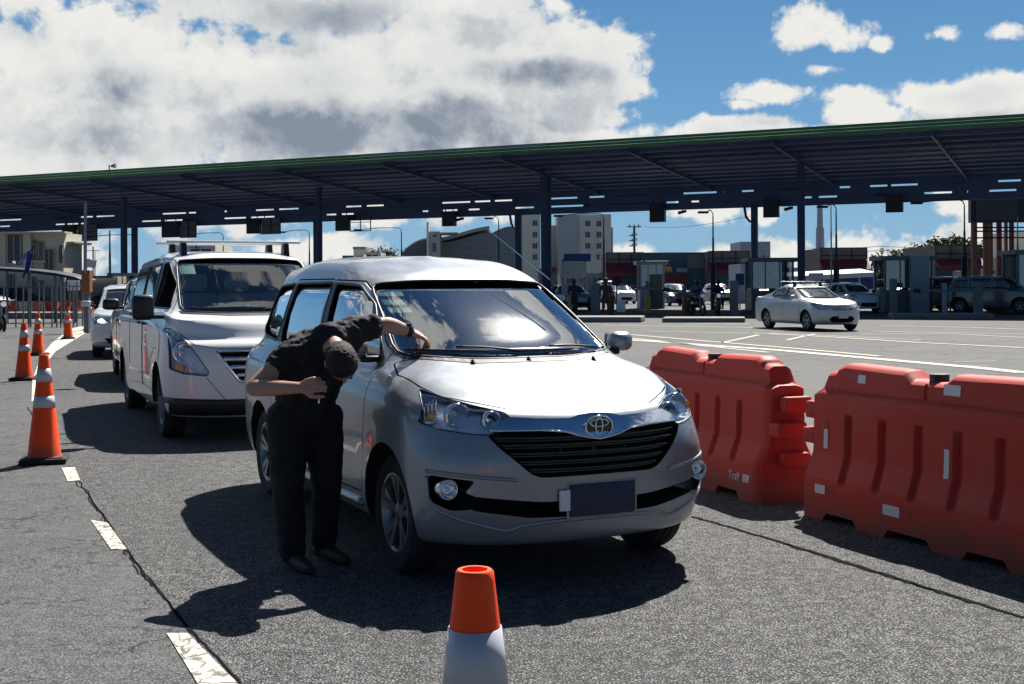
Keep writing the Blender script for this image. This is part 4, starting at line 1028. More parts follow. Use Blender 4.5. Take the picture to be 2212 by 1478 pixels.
def wheel(parent, x, y, r, width=.19, rim=.205, style='alloy', spokes=5, side=1):
    key = (r, width, rim, style, spokes)
    if key not in _wheels:
        b = bmesh.new(); h = width / 2; rx = Matrix.Rotation(R(-90), 4, 'X')  # axis z -> +y
        prof = [(rim, -h * .85), (rim + .02, -h * .98), (r - .03, -h), (r - .008, -h * .8), (r, -h * .6), (r, -h * .25), (r - .008, -h * .22), (r - .008, -h * .16), (r, -h * .13),
                (r, h * .13), (r - .008, h * .16), (r - .008, h * .22), (r, h * .25), (r, h * .6), (r - .008, h * .8), (r - .03, h), (rim + .02, h * .98), (rim, h * .85), (rim - .01, h * .3), (rim - .01, -h * .3), (rim, -h * .85)]
        lathe(b, prof, 40, rx)
        bmesh.ops.recalc_face_normals(b, faces=b.faces)
        me = bpy.data.meshes.new('wheel'); b.to_mesh(me); b.free(); me.materials.append(M['rubber'])
        me.polygons.foreach_set('use_smooth', [True] * len(me.polygons)); me.set_sharp_from_angle(angle=R(40))
        b = bmesh.new()
        lathe(b, [(rim + .004, h * .80), (rim + .006, h * .92), (rim - .006, h * .93), (rim - .014, h * .84), (rim - .022, h * .3), (rim - .03, -h * .6), (rim * .5, -h * .65), (0, -h * .65)], 40, rx, mis=[0, 0, 0, 0, 1, 1, 1])
        if style == 'alloy':
            for k in range(spokes):
                a0 = 2 * PI * k / spokes + .3
                for dlt in (-.20, .20):
                    a1 = a0 + dlt; bm2 = []
                    p0 = Vector((math.cos(a0 + dlt * .35) * .035, h * .62, math.sin(a0 + dlt * .35) * .035)); p1 = Vector((math.cos(a1) * (rim - .012), h * .80, math.sin(a1) * (rim - .012)))
                    d = (p1 - p0); sdv = d.cross(Vector((0, 1, 0))).normalized()
                    vs = []
                    for p, hw in ((p0, .016), (p0.lerp(p1, .5), .015), (p1, .026)):
                        for s_, yy in ((-1, -.02), (-1, .006), (1, .006), (1, -.02)): vs.append(b.verts.new(p + sdv * hw * s_ + Vector((0, yy, 0))))
                    for q in range(2):
                        for e in range(4): b.faces.new((vs[q * 4 + e], vs[q * 4 + (e + 1) % 4], vs[q * 4 + 4 + (e + 1) % 4], vs[q * 4 + 4 + e]))
            lathe(b, [(.055, h * .45), (.055, h * .66), (.04, h * .74), (0, h * .76)], 20, rx)
        else:
            lathe(b, [(rim - .02, h * .55), (rim * .75, h * .35), (rim * .55, h * .55), (rim * .3, h * .60), (rim * .28, h * .75), (0, h * .78)], 32, rx)
            for k in range(10):
                a = 2 * PI * k / 10
                cyl(b, (math.cos(a) * rim * .74, h * .34, math.sin(a) * rim * .74), (math.cos(a) * rim * .74, h * .42, math.sin(a) * rim * .74), .018, seg=10, mi=1)
        bmesh.ops.recalc_face_normals(b, faces=b.faces)
        m2 = bpy.data.meshes.new('rim'); b.to_mesh(m2); b.free()
        m2.materials.append(M['alloy' if style == 'alloy' else 'steel_rim']); m2.materials.append(M['well'])
        m2.polygons.foreach_set('use_smooth', [True] * len(m2.polygons)); m2.set_sharp_from_angle(angle=R(35))
        _wheels[key] = (me, m2)
    me, m2 = _wheels[key]
    w_ = to_obj('wheel', me, None, parent); w_.location = (x, y, r)
    rm = to_obj('rim', m2, None, w_)
    if side < 0: w_.rotation_euler = (0, 0, PI)
    return w_
def car_root(name, pos, th, label, cat, group=None):
    return empty(name, pos, th - PI / 2, label, cat, group)
def set_smooth(o, ang=30):
    me = o.data; me.polygons.foreach_set('use_smooth', [True] * len(me.polygons)); me.set_sharp_from_angle(angle=R(ang))
# ------------------------------------------------------------------ silver minivan (the nearest car)
def minivan():
    root = car_root('minivan', (.102, 6.716, 0), .4393, 'silver minivan in front with a man leaning over its windscreen', 'car')
    side_w = lambda w_: [(-3.4, w_ - .03), (-2.6, w_), (-1.2, w_ + .004), (0, w_), (.3, w_ - .005)]
    K = [
     dict(z=.215, xf=.50, Lf=.45, nf=2.4, xr=-3.2, w=side_w(.66)),
     dict(z=.215, xf=.60, Lf=.48, nf=2.4, xr=-3.28, w=side_w(.735)),
     dict(z=[(-3, .27), (0, .24), (.6, .235)], xf=.675, Lf=.52, nf=2.5, xr=-3.38, w=side_w(.785)),
     dict(z=[(-3, .36), (.6, .33)], xf=.705, Lf=.52, nf=2.6, xr=-3.43, w=side_w(.812)),
     dict(z=.46, xf=.730, Lf=.52, nf=2.65, xr=-3.46, w=side_w(.822)),
     dict(z=.60, xf=.745, Lf=.54, nf=2.55, xr=-3.46, w=side_w(.828)),
     dict(z=[(-3, .76), (0, .74), (.7, .715)], xf=.742, Lf=.60, nf=2.35, xr=-3.46, w=side_w(.832)),
     dict(z=[(-3, .88), (-.6, .87), (.2, .845), (.7, .80)], xf=.722, Lf=.66, nf=2.2, xr=-3.45, w=side_w(.826)),
     dict(z=[(-3, .95), (-.6, .94), (0, .915), (.35, .885), (.68, .850)], xf=.680, Lf=.68, nf=2.2, xr=-3.44, w=side_w(.812)),
     dict(z=[(-3, .995), (-.6, .985), (0, .955), (.3, .915), (.6, .878)], xf=.610, Lf=.66, nf=2.2, xr=-3.43, w=side_w(.790)),
     dict(z=[(-3, 1.03), (-1.0, 1.02), (-.4, 1.015), (0, 1.0), (.35, .955)], xf=.38, Lf=.60, nf=2.4, xr=-3.42, w=side_w(.757), crown=.012),
     dict(z=[(-3, 1.05), (-1.0, 1.04), (-.4, 1.045), (-.1, 1.045), (.1, 1.03)], xf=.06, Lf=.45, nf=2.6, xr=-3.41, w=[(-3.4, .70), (-2.6, .735), (-.9, .735), (-.2, .715)], crown=.012),
     dict(z=[(-3, 1.065), (-1.0, 1.055), (-.4, 1.072), (-.1, 1.085)], xf=-.10, Lf=.36, nf=2.8, xr=-3.40, w=[(-3.4, .685), (-2.6, .722), (-.9, .722), (-.35, .70)]),
     dict(z=[(-3, 1.30), (-1.0, 1.30), (-.6, 1.31)], xf=-.54, Lf=.36, nf=2.9, xr=-3.33, w=[(-3.3, .62), (-2.4, .672), (-1.2, .672), (-.8, .655)]),
     dict(z=[(-3.1, 1.50), (-2.2, 1.535), (-1.3, 1.525), (-.95, 1.505)], xf=-.93, Lf=.34, nf=2.9, xr=-3.22, w=[(-3.2, .555), (-2.4, .60), (-1.5, .60), (-1.1, .575)]),
     dict(z=[(-3.1, 1.565), (-2.2, 1.60), (-1.5, 1.59), (-1.1, 1.545)], xf=-1.01, Lf=.38, nf=2.8, xr=-3.18, w=[(-3.2, .52), (-2.4, .565), (-1.5, .565), (-1.2, .545)]),
     dict(z=[(-3.0, 1.61), (-2.2, 1.645), (-1.6, 1.635), (-1.15, 1.575)], xf=-1.10, Lf=.4, nf=2.6, xr=-3.10, w=[(-3.1, .44), (-2.4, .50), (-1.5, .49), (-1.2, .47)]),
     dict(z=[(-2.9, 1.645), (-2.2, 1.675), (-1.6, 1.655), (-1.35, 1.625)], xf=-1.35, Lf=.4, nf=2.4, xr=-2.95, w=[(-3, .25), (-2, .28), (-1.6, .26)]),
     dict(z=[(-2.8, 1.655), (-2.2, 1.682), (-1.6, 1.668)], xf=-1.55, Lf=.3, nf=2.2, xr=-2.8, w=.08),
    ]
    wheels = [(0, .31), (-2.655, .31)]
    bm = body_bm(K, wheels, sub=4)
    surf = Surf(bm)
    body = link_bm('body', bm, 'silver', root, fix=False)
    # openings -------------------------------------------------------
    c = bmesh.new()
    for wx in (0, -2.655):
        for sd in (-1, 1):
            cyl(c, (wx, sd * .50, .33), (wx, sd * 1.0, .33), .345, seg=48)
    boolean(body, c)
    # hollow cabin: a scaled copy of the skin between belt and roof
    kc = []
    for k in K[12:17]:
        q = dict(k); q['xf'] = k['xf'] - .10; q['xr'] = k['xr'] + .10; q['Lf'] = .3
        q['w'] = [(x, w_ - .035) for x, w_ in k['w']]; q['z'] = [(x, z - .035) for x, z in k['z']]; kc.append(q)
    lo = dict(kc[0]); lo['z'] = .55; lo['xf'] -= .25
    boolean(body, body_bm([lo] + kc, [], sub=2, n=(10, 16, 6), flare=0), cmat='interior')
    WS = roundpoly([(-.655, 1.105), (-.30, 1.078), (.30, 1.078), (.655, 1.105), (.562, 1.487), (.3, 1.507), (-.3, 1.507), (-.562, 1.487)], [.05, .1, .1, .05, .05, .1, .1, .05])
    c = bmesh.new(); prism(c, WS, 'x', -1.21, .5); boolean(body, c, cmat='gloss_black')
    W = {
     'front': roundpoly([(-.44, 1.075), (-1.50, 1.075), (-1.52, 1.495), (-1.10, 1.480), (-.82, 1.37), (-.52, 1.17)], .03),
     'rear': roundpoly([(-1.62, 1.075), (-2.50, 1.08), (-2.54, 1.16), (-2.42, 1.495), (-1.61, 1.50)], .025),
     'quarter': roundpoly([(-2.64, 1.09), (-3.10, 1.12), (-3.20, 1.22), (-3.10, 1.40), (-2.98, 1.48), (-2.52, 1.495)], .05),
    }
    for sd in (-1, 1):
        c = bmesh.new()
        for w_ in W.values(): prism(c, w_, 'y', sd * .45, sd * .9)
        boolean(body, c, cmat='black_trim')
    # front recesses
    GR = roundpoly([(-.545, .765), (-.50, .705), (-.355, .575), (-.305, .555), (.305, .555), (.355, .575), (.50, .705), (.545, .765), (.40, .79), (.12, .80), (-.12, .80), (-.40, .79)], .03)
    c = bmesh.new(); prism(c, GR, 'x', .62, 1.0); boolean(body, c, cmat='well')
    INT = roundpoly([(-.618, .475), (-.30, .438), (0, .428), (.30, .438), (.618, .475), (.615, .405), (.35, .362), (0, .35), (-.35, .362), (-.615, .405)], .015)
    c = bmesh.new(); prism(c, INT, 'x', .50, 1.0)
    boolean(body, c, cmat='well')
    FOG = lambda sd: roundpoly([(sd * .778, .568), (sd * .605, .548), (sd * .648, .49), (sd * .60, .475), (sd * .58, .415), (sd * .70, .40), (sd * .772, .44)], .02)
    for sd in (-1, 1):
        c = bmesh.new(); prism(c, FOG(sd), 'x', .28, 1.0); boolean(body, c, cmat='black_trim')
    HL = lambda sd: roundpoly([(sd * y, z) for y, z in ((.404, .824), (.432, .862), (.55, .892), (.635, .920), (.712, .958), (.742, .90), (.782, .806), (.71, .780), (.60, .764), (.53, .760))], .008, 2)
    for sd in (-1, 1):
        c = bmesh.new(); prism(c, HL(sd), 'x', .02, 1.0); boolean(body, c, cmat='lamp_inner')
    # hood: cut out with a 4 mm gap
    HD = [(.672, 0), (.660, .15), (.628, .28), (.575, .39), (.50, .475), (.41, .57), (.31, .655), (.15, .705), (-.08, .735), (-.26, .69), (-.16, .50), (-.09, .25), (-.075, 0)]
    HDp = HD + [(x, -y) for x, y in reversed(HD[1:-1])]
    hood = to_obj('hood', body.data.copy(), None, root)
    c = bmesh.new(); prism(c, scalepoly(HDp, -.004), 'z', .80, 1.3); boolean(hood, c, 'INTERSECT', 'silver')
    c = bmesh.new(); prism(c, scalepoly(HDp, .005), 'z', .80, 1.3); boolean(body, c, cmat='well')
    # doors
    DF = roundpoly([(-.36, 1.12), (-.345, .95), (-.375, .60), (-.42, .36), (-1.54, .34), (-1.55, .9), (-1.565, 1.515), (-1.10, 1.505), (-.82, 1.395), (-.47, 1.16)], .02, 3)
    DR = roundpoly([(-1.565, .34), (-1.575, .9), (-1.59, 1.52), (-2.45, 1.52), (-2.48, 1.42), (-2.58, 1.1), (-2.55, .86), (-2.33, .68), (-2.20, .48), (-2.14, .34)], .03, 3)
    for sd in (-1, 1):
        for poly in (DF, DR):
            d = to_obj('door', body.data.copy(), None, root)
            c = bmesh.new(); prism(c, scalepoly(poly, -.004), 'y', sd * .55, sd * 1.0); boolean(d, c, 'INTERSECT', 'silver')
            c = bmesh.new(); prism(c, scalepoly(poly, .0045), 'y', sd * .55, sd * 1.0); boolean(body, c, cmat='well')
            set_smooth(d)
            # handle
            hx, hz = (-1.38, .905) if poly is DF else (-2.33, .915)
            b = bmesh.new(); p = [surf.pt('y', sd, hx + dx, hz + dz, of) for dx, dz, of in ((-.10, 0, .004), (-.075, .002, .028), (0, .004, .036), (.075, .002, .028), (.10, 0, .004))]
            tube(b, p, [.010, .013, .014, .013, .010], 8)
            link_bm('door_handle', b, 'silver', d, True)
    set_smooth(body); set_smooth(hood)
    # glass -----------------------------------------------------------
    pw = link_bm('windscreen', patch(surf, scalepoly(WS, .004), 'x', 1, -.008, .004, .06), 'windshield', root, True)
    pw.data.polygons.foreach_set('use_smooth', [True] * len(pw.data.polygons))
    b = bmesh.new(); ring = [surf.pt('x', 1, u, v, .000) for u, v in resample(WS + WS[:1], 90)[:-1]]
    tube(b, ring, .008, 6, closed=True); link_bm('windscreen_seal', b, 'black_trim', pw, True)
    for sd in (-1, 1):
        for nm, w_ in W.items():
            pn = link_bm('side_window', patch(surf, scalepoly(w_, .003), 'y', sd, -.008, .004, .1), 'side_glass', root, True)
            b = bmesh.new(); ring = [surf.pt('y', sd, u, v, -.001) for u, v in resample(w_ + w_[:1], 60)[:-1]]
            tube(b, ring, .009, 6, closed=True); link_bm('window_frame', b, 'black_trim', pn, True)
        # black B pillar plate
        link_bm('pillar_trim', patch(surf, [(-1.507, 1.08), (-1.613, 1.08), (-1.603, 1.50), (-1.527, 1.50)], 'y', sd, .003, .004, .1), 'black_trim', root)
        link_bm('pillar_trim', patch(surf, [(-2.51, 1.085), (-2.632, 1.09), (-2.512, 1.495), (-2.428, 1.495), (-2.548, 1.16)], 'y', sd, .0035, .004, .1), 'black_trim', root)
    # lamps -----------------------------------------------------------
    for sd in (-1, 1):
        link_bm('lamp_liner', patch(surf, scalepoly(HL(sd), .006), 'x', 1, -.050, .004, .04), 'lamp_inner', root, True)
        lp = link_bm('headlight', patch(surf, scalepoly(HL(sd), .002), 'x', 1, .001, .003, .04), 'lamp_glass', root, True)
        rx = Matrix.Rotation(R(90), 4, 'Y')
        for (y, z, x, r) in ((.625, .842, surf.pt('x', 1, .655, .842).x - .075, .054), (.50, .824, surf.pt('x', 1, .51, .824).x - .065, .040)):
            b = bmesh.new()
            lathe(b, [(r, .07), (r * .98, .055), (r * .8, .02), (r * .45, 0), (.014, -.004), (.014, .03), (0, .034)], 28, Matrix.Translation((x, sd * y, z)) @ rx)
            lathe(b, [(r + .001, .07), (r + .008, .07), (r + .008, .03), (r, .03)], 28, Matrix.Translation((x, sd * y, z)) @ rx)
            link_bm('reflector_bowl', b, 'reflector', lp, True)
        b = bmesh.new()   # bezel steps of the indicator
        for q in range(5): box(b, (.28 + q * .02, sd * (.755 - q * .012), .83 + q * .012), (.05, .006, .075), bev=.002)
        box(b, (.43, sd * .585, .80), (.03, .16, .012), bev=.003); box(b, (.36, sd * .70, .808), (.03, .12, .012), bev=.003)
        link_bm('bezel', b, 'chrome', lp, True)
        b = bmesh.new(); cyl(b, (.36, sd * .735, .84), (.40, sd * .735, .84), .014, seg=12); link_bm('indicator_bulb', b, 'amber', lp)
        b = bmesh.new(); ring = [surf.pt('x', 1, u, v, -.001) for u, v in resample(HL(sd) + HL(sd)[:1], 70)[:-1]]
        ring = [p for p in ring if p is not None]; tube(b, ring, .0035, 6, closed=True); link_bm('lamp_seal', b, 'black_trim', lp, True)
        # fog lamp
        fx = surf.pt('x', 1, sd * .698, .502, 0).x - .045
        b = bmesh.new(); lathe(b, [(.050, -.03), (.050, .030), (.045, .034), (.043, .028), (.03, .005), (.012, 0), (.008, .018), (0, .02)], 32, Matrix.Translation((fx, sd * .708, .502)) @ rx)
        fg = link_bm('fog_light', b, 'reflector', root, True)
        b = bmesh.new(); lathe(b, [(.044, .030), (.03, .036), (0, .038)], 24, Matrix.Translation((fx, sd * .708, .502)) @ rx); link_bm('fog_lens', b, 'lamp_glass', fg, True)
    # grille ----------------------------------------------------------
    b = bmesh.new()
    for i, z in enumerate((.595, .635, .675, .715, .750)):
        hw = {0: .36, 1: .405, 2: .45, 3: .49, 4: .52}[i]
        pts = []
        for y in np.linspace(-hw, hw, 25):
            p = surf.pt('x', 1, y, z - .006 * (1 - (y / hw) ** 2), -.014); pts.append(p)
        tube(b, pts, .0075, 6)
        tube(b, [p + Vector((-.02, 0, -.014)) for p in pts], .010, 6, mi=0)
    box(b, (.685, 0, .66), (.02, .02, .19)); box(b, (.68, .18, .66), (.02, .01, .19)); box(b, (.68, -.18, .66), (.02, .01, .19))
    link_bm('grille', b, 'gloss_black', root, True)
    # chrome band from lamp to lamp, dropping round the badge
    up = [(-.535, .79), (-.425, .838), (-.30, .829), (-.14, .826), (-.085, .838), (0, .845), (.085, .838), (.14, .826), (.30, .829), (.425, .838), (.535, .79)]
    dn = [(.50, .775), (.30, .778), (.17, .768), (.11, .748), (.0, .73), (-.11, .748), (-.17, .768), (-.30, .778), (-.50, .775)]
    link_bm('grille_bar', patch(surf, up + dn, 'x', 1, .010, .022, .03), 'blue_chrome', root, 28)
    b = bmesh.new()
    for dz, rr in ((-.0, .006),):
        line = [(-.52, .776), (-.30, .777), (-.17, .766), (-.11, .746), (0, .728), (.11, .746), (.17, .766), (.30, .777), (.52, .776)]
        strip(surf, line, 'x', 1, .012, .014, b=b)
    link_bm('grille_bar_edge', b, 'chrome', root, True)
    # badge: ring with two crossed ellipses
    b = bmesh.new(); ex = surf.pt('x', 1, 0, .79, 0).x + .022
    def ell(cy, cz, ry, rz, rad, n=40): tube(b, [(ex, cy + ry * math.cos(2 * PI * k / n), cz + rz * math.sin(2 * PI * k / n)) for k in range(n)], rad, 6, closed=True)
    ell(0, .787, .074, .052, .0052); ell(0, .806, .050, .018, .0045); ell(0, .792, .019, .040, .0042)
    bd = link_bm('badge', b, 'chrome', root, True)
    b = bmesh.new(); pts = [(0 + .070 * math.cos(2 * PI * k / 32), .787 + .048 * math.sin(2 * PI * k / 32)) for k in range(32)]
    prism(b, pts, 'x', ex - .03, ex - .004); link_bm('badge_plate', b, 'gloss_black', bd)
    # lower lip wings
    for sd in (-1, 1):
        line = [(sd * .782, .56), (sd * .778, .45), (sd * .745, .40), (sd * .66, .36), (sd * .52, .318), (sd * .445, .300), (sd * .39, .325), (sd * .2, .34), (0, .34)]
        b = bmesh.new(); strip(surf, line, 'x', 1, .022, .0, b=b, step=.02); link_bm('bumper_lip', b, 'silver', root, True)
        b = bmesh.new(); strip(surf, [(sd * .782, .585), (sd * .6, .568), (sd * .50, .558), (sd * .42, .55)], 'x', 1, .020, .0, b=b, step=.02); link_bm('bumper_crease', b, 'silver', root, True)
        # side skirt
        b = bmesh.new(); strip(surf, [(-.42, .30), (-1.3, .285), (-2.25, .30)], 'y', sd, .05, .0, b=b, step=.1); link_bm('side_skirt', b, 'silver', root, True)
    # number plate, bracket
    px_ = surf.pt('x', 1, .07, .43, 0).x + .02
    b = bmesh.new(); box(b, (px_, .02, .435), (.012, .36, .155), bev=.004); pb = link_bm('number_plate', b, 'plate_blue', root, True)
    b = bmesh.new(); box(b, (px_ - .010, .02, .435), (.010, .39, .17), bev=.004); link_bm('plate_bracket', b, 'silver', pb)
    b = bmesh.new(); box(b, (px_ - .004, -.185, .44), (.014, .06, .10), bev=.003); link_bm('plate_tab', b, 'white_plain', pb)
    # mirrors
    for sd in (-1, 1):
        b = bmesh.new()
        rg = []
        for t in range(9):
            a = t / 8; x = -.50 + .12 * (a - .35)
            s_ = math.sin(PI * min(1, a * .62 + .28)) ** .7 if a < .99 else .05
            rg.append([(x, sd * (.838 + .080 * s_ * math.cos(2 * PI * k / 20) * (abs(math.cos(2 * PI * k / 20)) ** -.35 if abs(math.cos(2 * PI * k / 20)) > .01 else 1)), 1.135 + .060 * s_ * math.sin(2 * PI * k / 20) * (abs(math.sin(2 * PI * k / 20)) ** -.35 if abs(math.sin(2 * PI * k / 20)) > .01 else 1)) for k in range(20)])
        V = [[b.verts.new(p) for p in r_] for r_ in rg]
        for A, B_ in zip(V, V[1:]):
            for k in range(20): b.faces.new((A[k], A[(k + 1) % 20], B_[(k + 1) % 20], B_[k]))
        b.faces.new(V[0]); b.faces.new(V[-1])
        mr = link_bm('wing_mirror', b, 'silver', root, 40)
        b = bmesh.new(); box(b, (-.47, sd * .75, 1.075), (.06, .12, .035), bev=.012); link_bm('mirror_stalk', b, 'black_trim', mr, True)
        link_bm('mirror_base', patch(surf, [(-.37, 1.075), (-.47, 1.075), (-.52, 1.175)], 'y', sd, .004, .005, .1), 'black_trim', mr)
        b = bmesh.new(); box(b, (-.548, sd * .845, 1.13), (.006, .165, .11), bev=.002); link_bm('mirror_glass', b, 'reflector', mr)
    # wipers and cowl
    link_bm('cowl', patch(surf, [(-.64, 1.088), (-.30, 1.060), (.30, 1.060), (.64, 1.088), (.655, 1.11), (.3, 1.084), (-.3, 1.084), (-.655, 1.11)], 'x', 1, .003, .005, .05), 'black_trim', root)
    def wiper(p0, p1):
        b = bmesh.new(); P = [surf.pt('x', 1, p0[0] + (p1[0] - p0[0]) * t, p0[1] + (p1[1] - p0[1]) * t, .022 + .018 * math.sin(PI * t)) for t in np.linspace(0, 1, 12)]
        tube(b, P[:9], [.010, .009] + [.0065] * 7, 6); wp = link_bm('wiper', b, 'black_trim', root, True)
        q0 = (p0[0] + (p1[0] - p0[0]) * .35, p0[1] + (p1[1] - p0[1]) * .35 + .004)
        b = bmesh.new(); P = [surf.pt('x', 1, q0[0] + (p1[0] - q0[0]) * 1.35 * t, q0[1] + (p1[1] - q0[1]) * 1.35 * t, .012) for t in np.linspace(0, 1, 12)]
        tube(b, P, .006, 6); link_bm('wiper_blade', b, 'rubber', wp, True)
    wiper((-.02, 1.095), (-.50, 1.118)); wiper((.50, 1.10), (.05, 1.105))
    for y in (-.33, .40, .0):
        b = bmesh.new(); p = surf.pt('z', 1, -.03, y, .006); cyl(b, p + Vector((0, 0, -.012)), p + Vector((-.01, 0, .014)), .018, .007, 8); link_bm('washer_nozzle', b, 'black_trim', root)
    # stickers, mirror inside
    for (y, z, sy, sz) in ((-.49, 1.445, .13, .030), (-.505, 1.395, .11, .028), (-.50, 1.35, .12, .026)):
        link_bm('sticker', patch(surf, [(y - sy / 2, z - sz / 2), (y + sy / 2, z - sz / 2), (y + sy / 2, z + sz / 2), (y - sy / 2, z + sz / 2)], 'x', 1, -.016, .001, .02), 'pale_sticker', root)
    b = bmesh.new(); box(b, (-1.0, .03, 1.455), (.03, .22, .055), bev=.012); link_bm('rear_view_mirror', b, 'interior', root)
    b = bmesh.new(); box(b, (-.93, .04, 1.487), (.008, .10, .014)); link_bm('mirror_tag', b, 'white_plain', root)
    # interior
    b = bmesh.new(); box(b, (-.46, 0, .96), (.50, 1.30, .18), bev=.05); box(b, (-.62, 0, .90), (.25, 1.28, .25), bev=.05); link_bm('dashboard', b, 'interior', root, True)
    b = bmesh.new(); n = 28; tube(b, [Vector((-.82 - .07 * math.sin(2 * PI * k / n), .36 + .18 * math.cos(2 * PI * k / n), 1.02 + .165 * math.sin(2 * PI * k / n))) for k in range(n)], .015, 6, closed=True)
    cyl(b, (-.60, .36, .93), (-.82, .36, 1.02), .03); link_bm('steering_wheel', b, 'interior', root, True)
    for sx, ys in ((-1.35, (-.35, .35)), (-2.15, (-.38, 0, .38)), (-2.85, (-.3, .3))):
        for y in ys:
            b = bmesh.new(); box(b, (sx - .12, y, 1.0), (.13, .44, .60), bev=.05, rot=Matrix.Rotation(R(-14), 4, 'Y')); box(b, (sx - .22, y, 1.38), (.09, .25, .17), bev=.04)
            box(b, (sx + .12, y, .72), (.48, .46, .14), bev=.05); link_bm('seat', b, 'seat_fabric', root, True)
    # antenna on the roof front edge at the car's left
    b = bmesh.new(); bpy.context.view_layer.update(); iv = root.matrix_world.inverted(); cyl(b, iv @ at(1206, 618, 7.42), iv @ at(1064, 503, 7.85), .0055, .0028, 6); link_bm('antenna', b, 'chrome', root)
    # wheels, underbody, lamps at the back
    for wx in (0, -2.655):
        for sd in (-1, 1): wheel(root, wx, sd * .70, .31, .19, .20, side=sd)
    b = bmesh.new()
    for sd in (-1, 1):
        link_bm('tail_lamp', patch(surf, [(-3.30, .95), (-3.44, .95), (-3.42, 1.15), (-3.33, 1.15)], 'y', sd, .002, .004, .05), 'red_lens', root)
    cyl(b, (0, -.62, .30), (0, .62, .30), .035); cyl(b, (-2.655, -.62, .30), (-2.655, .62, .30), .05); box(b, (-1.3, 0, .235), (2.2, .5, .06)); link_bm('underbody', b, 'well', root)
    return root, surf
MV, MV_SURF = minivan()
# ------------------------------------------------------------------ the other vehicles
def side_list(wd, xr): return [(xr, wd - .05), (xr + .8, wd), (-1.0, wd + .003), (.2, wd - .008)]
def make_keys(s):
    """body rings from a short list of real dimensions (metres)"""
    xf, xr, W, zb = s['xf'], s['xr'], s['w'], s.get('zb', .22)
    hz, cz, bz, rz = s['hood_z'], s['cowl_z'], s['belt_z'], s['roof_z']
    cx, tx = s['cowl_x'], s['top_x']            # windscreen foot and head (centre line)
    rc, rt = s['rear_c'], s['rear_t']           # back window foot and head
    tb = s.get('tumble', .13); nf = s.get('nf', 2.5); Lf = s.get('Lf', .55); dz = s.get('deck_z', bz)
    cr = s.get('rear_crown', 0)
    def k(z, x, wd, xr_, L=Lf, n=nf, Lr=.3): return dict(z=z, xf=x, Lf=L, nf=n, xr=xr_, Lr=Lr, w=side_list(wd, xr_))
    sh = bz - .10
    K = [k(zb, xf - .25, W - .16, xr + .25), k(zb, xf - .12, W - .09, xr + .15), k(zb + .05, xf - .05, W - .035, xr + .05),
         k(zb + .15, xf - .02, W - .01, xr + .01), k(.5 * (zb + hz) - .02, xf, W, xr), k([(xr, hz), (xf, hz - .17)], xf - .005, W + .002, xr),
         k([(xr, sh), (-.6, sh - .01), (.2, sh - .06), (xf, hz - .07)], xf - .03, W - .006, xr + .005, Lf + .1, nf - .2),
         k([(xr, bz - .05), (-.6, bz - .06), (.2, min(bz - .08, hz + .05)), (xf - .1, hz - .015)], xf - .08, W - .022, xr + .015, Lf + .12, nf - .25),
         k([(xr, dz - .02), (rc + .1, dz - .02), (-.7, bz - .03), (.2, hz + .06), (xf - .15, hz + .012)], xf - .16, W - .045, xr + .04, Lf + .1, nf - .25),
         dict(z=[(xr, dz), (rc, dz), (rc + .4, bz), (cx - .5, bz), (cx + .3, hz + (cz - hz) * .75)], xf=cx + (xf - cx) * .50, Lf=.55, nf=2.5, xr=rc + (xr - rc) * .65, Lr=.3, w=[(xr, W - .10), (-1, W - .07), (.2, W - .085)]),
         dict(z=[(rc, dz + .01), (rc + .4, bz + .02), (cx - .5, bz + .025), (cx, cz)], xf=cx + .02, Lf=.40, nf=2.9, xr=rc, Lr=.28, w=[(xr, W - .15), (-1, W - .105), (cx, W - .125)])]
    for f in (.5, 1.0):
        wd = W - .105 - tb * f ** 1.15; zf = cz + (rz - .10 - cz) * f
        K.append(dict(z=[(rt, bz + (rz - .11 - bz) * f), (-1.5, bz + (rz - .07 - bz) * f), (tx, zf)], xf=cx + (tx - cx) * f, Lf=.38, nf=2.9, xr=rc + (rt - rc) * f, Lr=.28, w=[(rt, wd - .06), (-1.5, wd), (tx, wd - .02)]))
    wd = W - .105 - tb
    for dx, dw, dzz in ((.08, .04, .055), (.20, .12, .02), (.45, .34, .004)):
        K.append(dict(z=[(rt + dx, rz - dzz - .035), (-1.8, rz - dzz), (tx - dx - .1, rz - dzz - .02)], xf=tx - dx, Lf=.40, nf=2.6, xr=rt + dx, Lr=.3, w=[(rt, wd - dw - .05), (-1.5, wd - dw), (tx, wd - dw - .01)]))
    K.append(dict(z=[(rt + .6, rz - .035), (-1.8, rz), (tx - .6, rz - .015)], xf=tx - .55, Lf=.3, nf=2.4, xr=rt + .6, Lr=.3, w=.06))
    return K
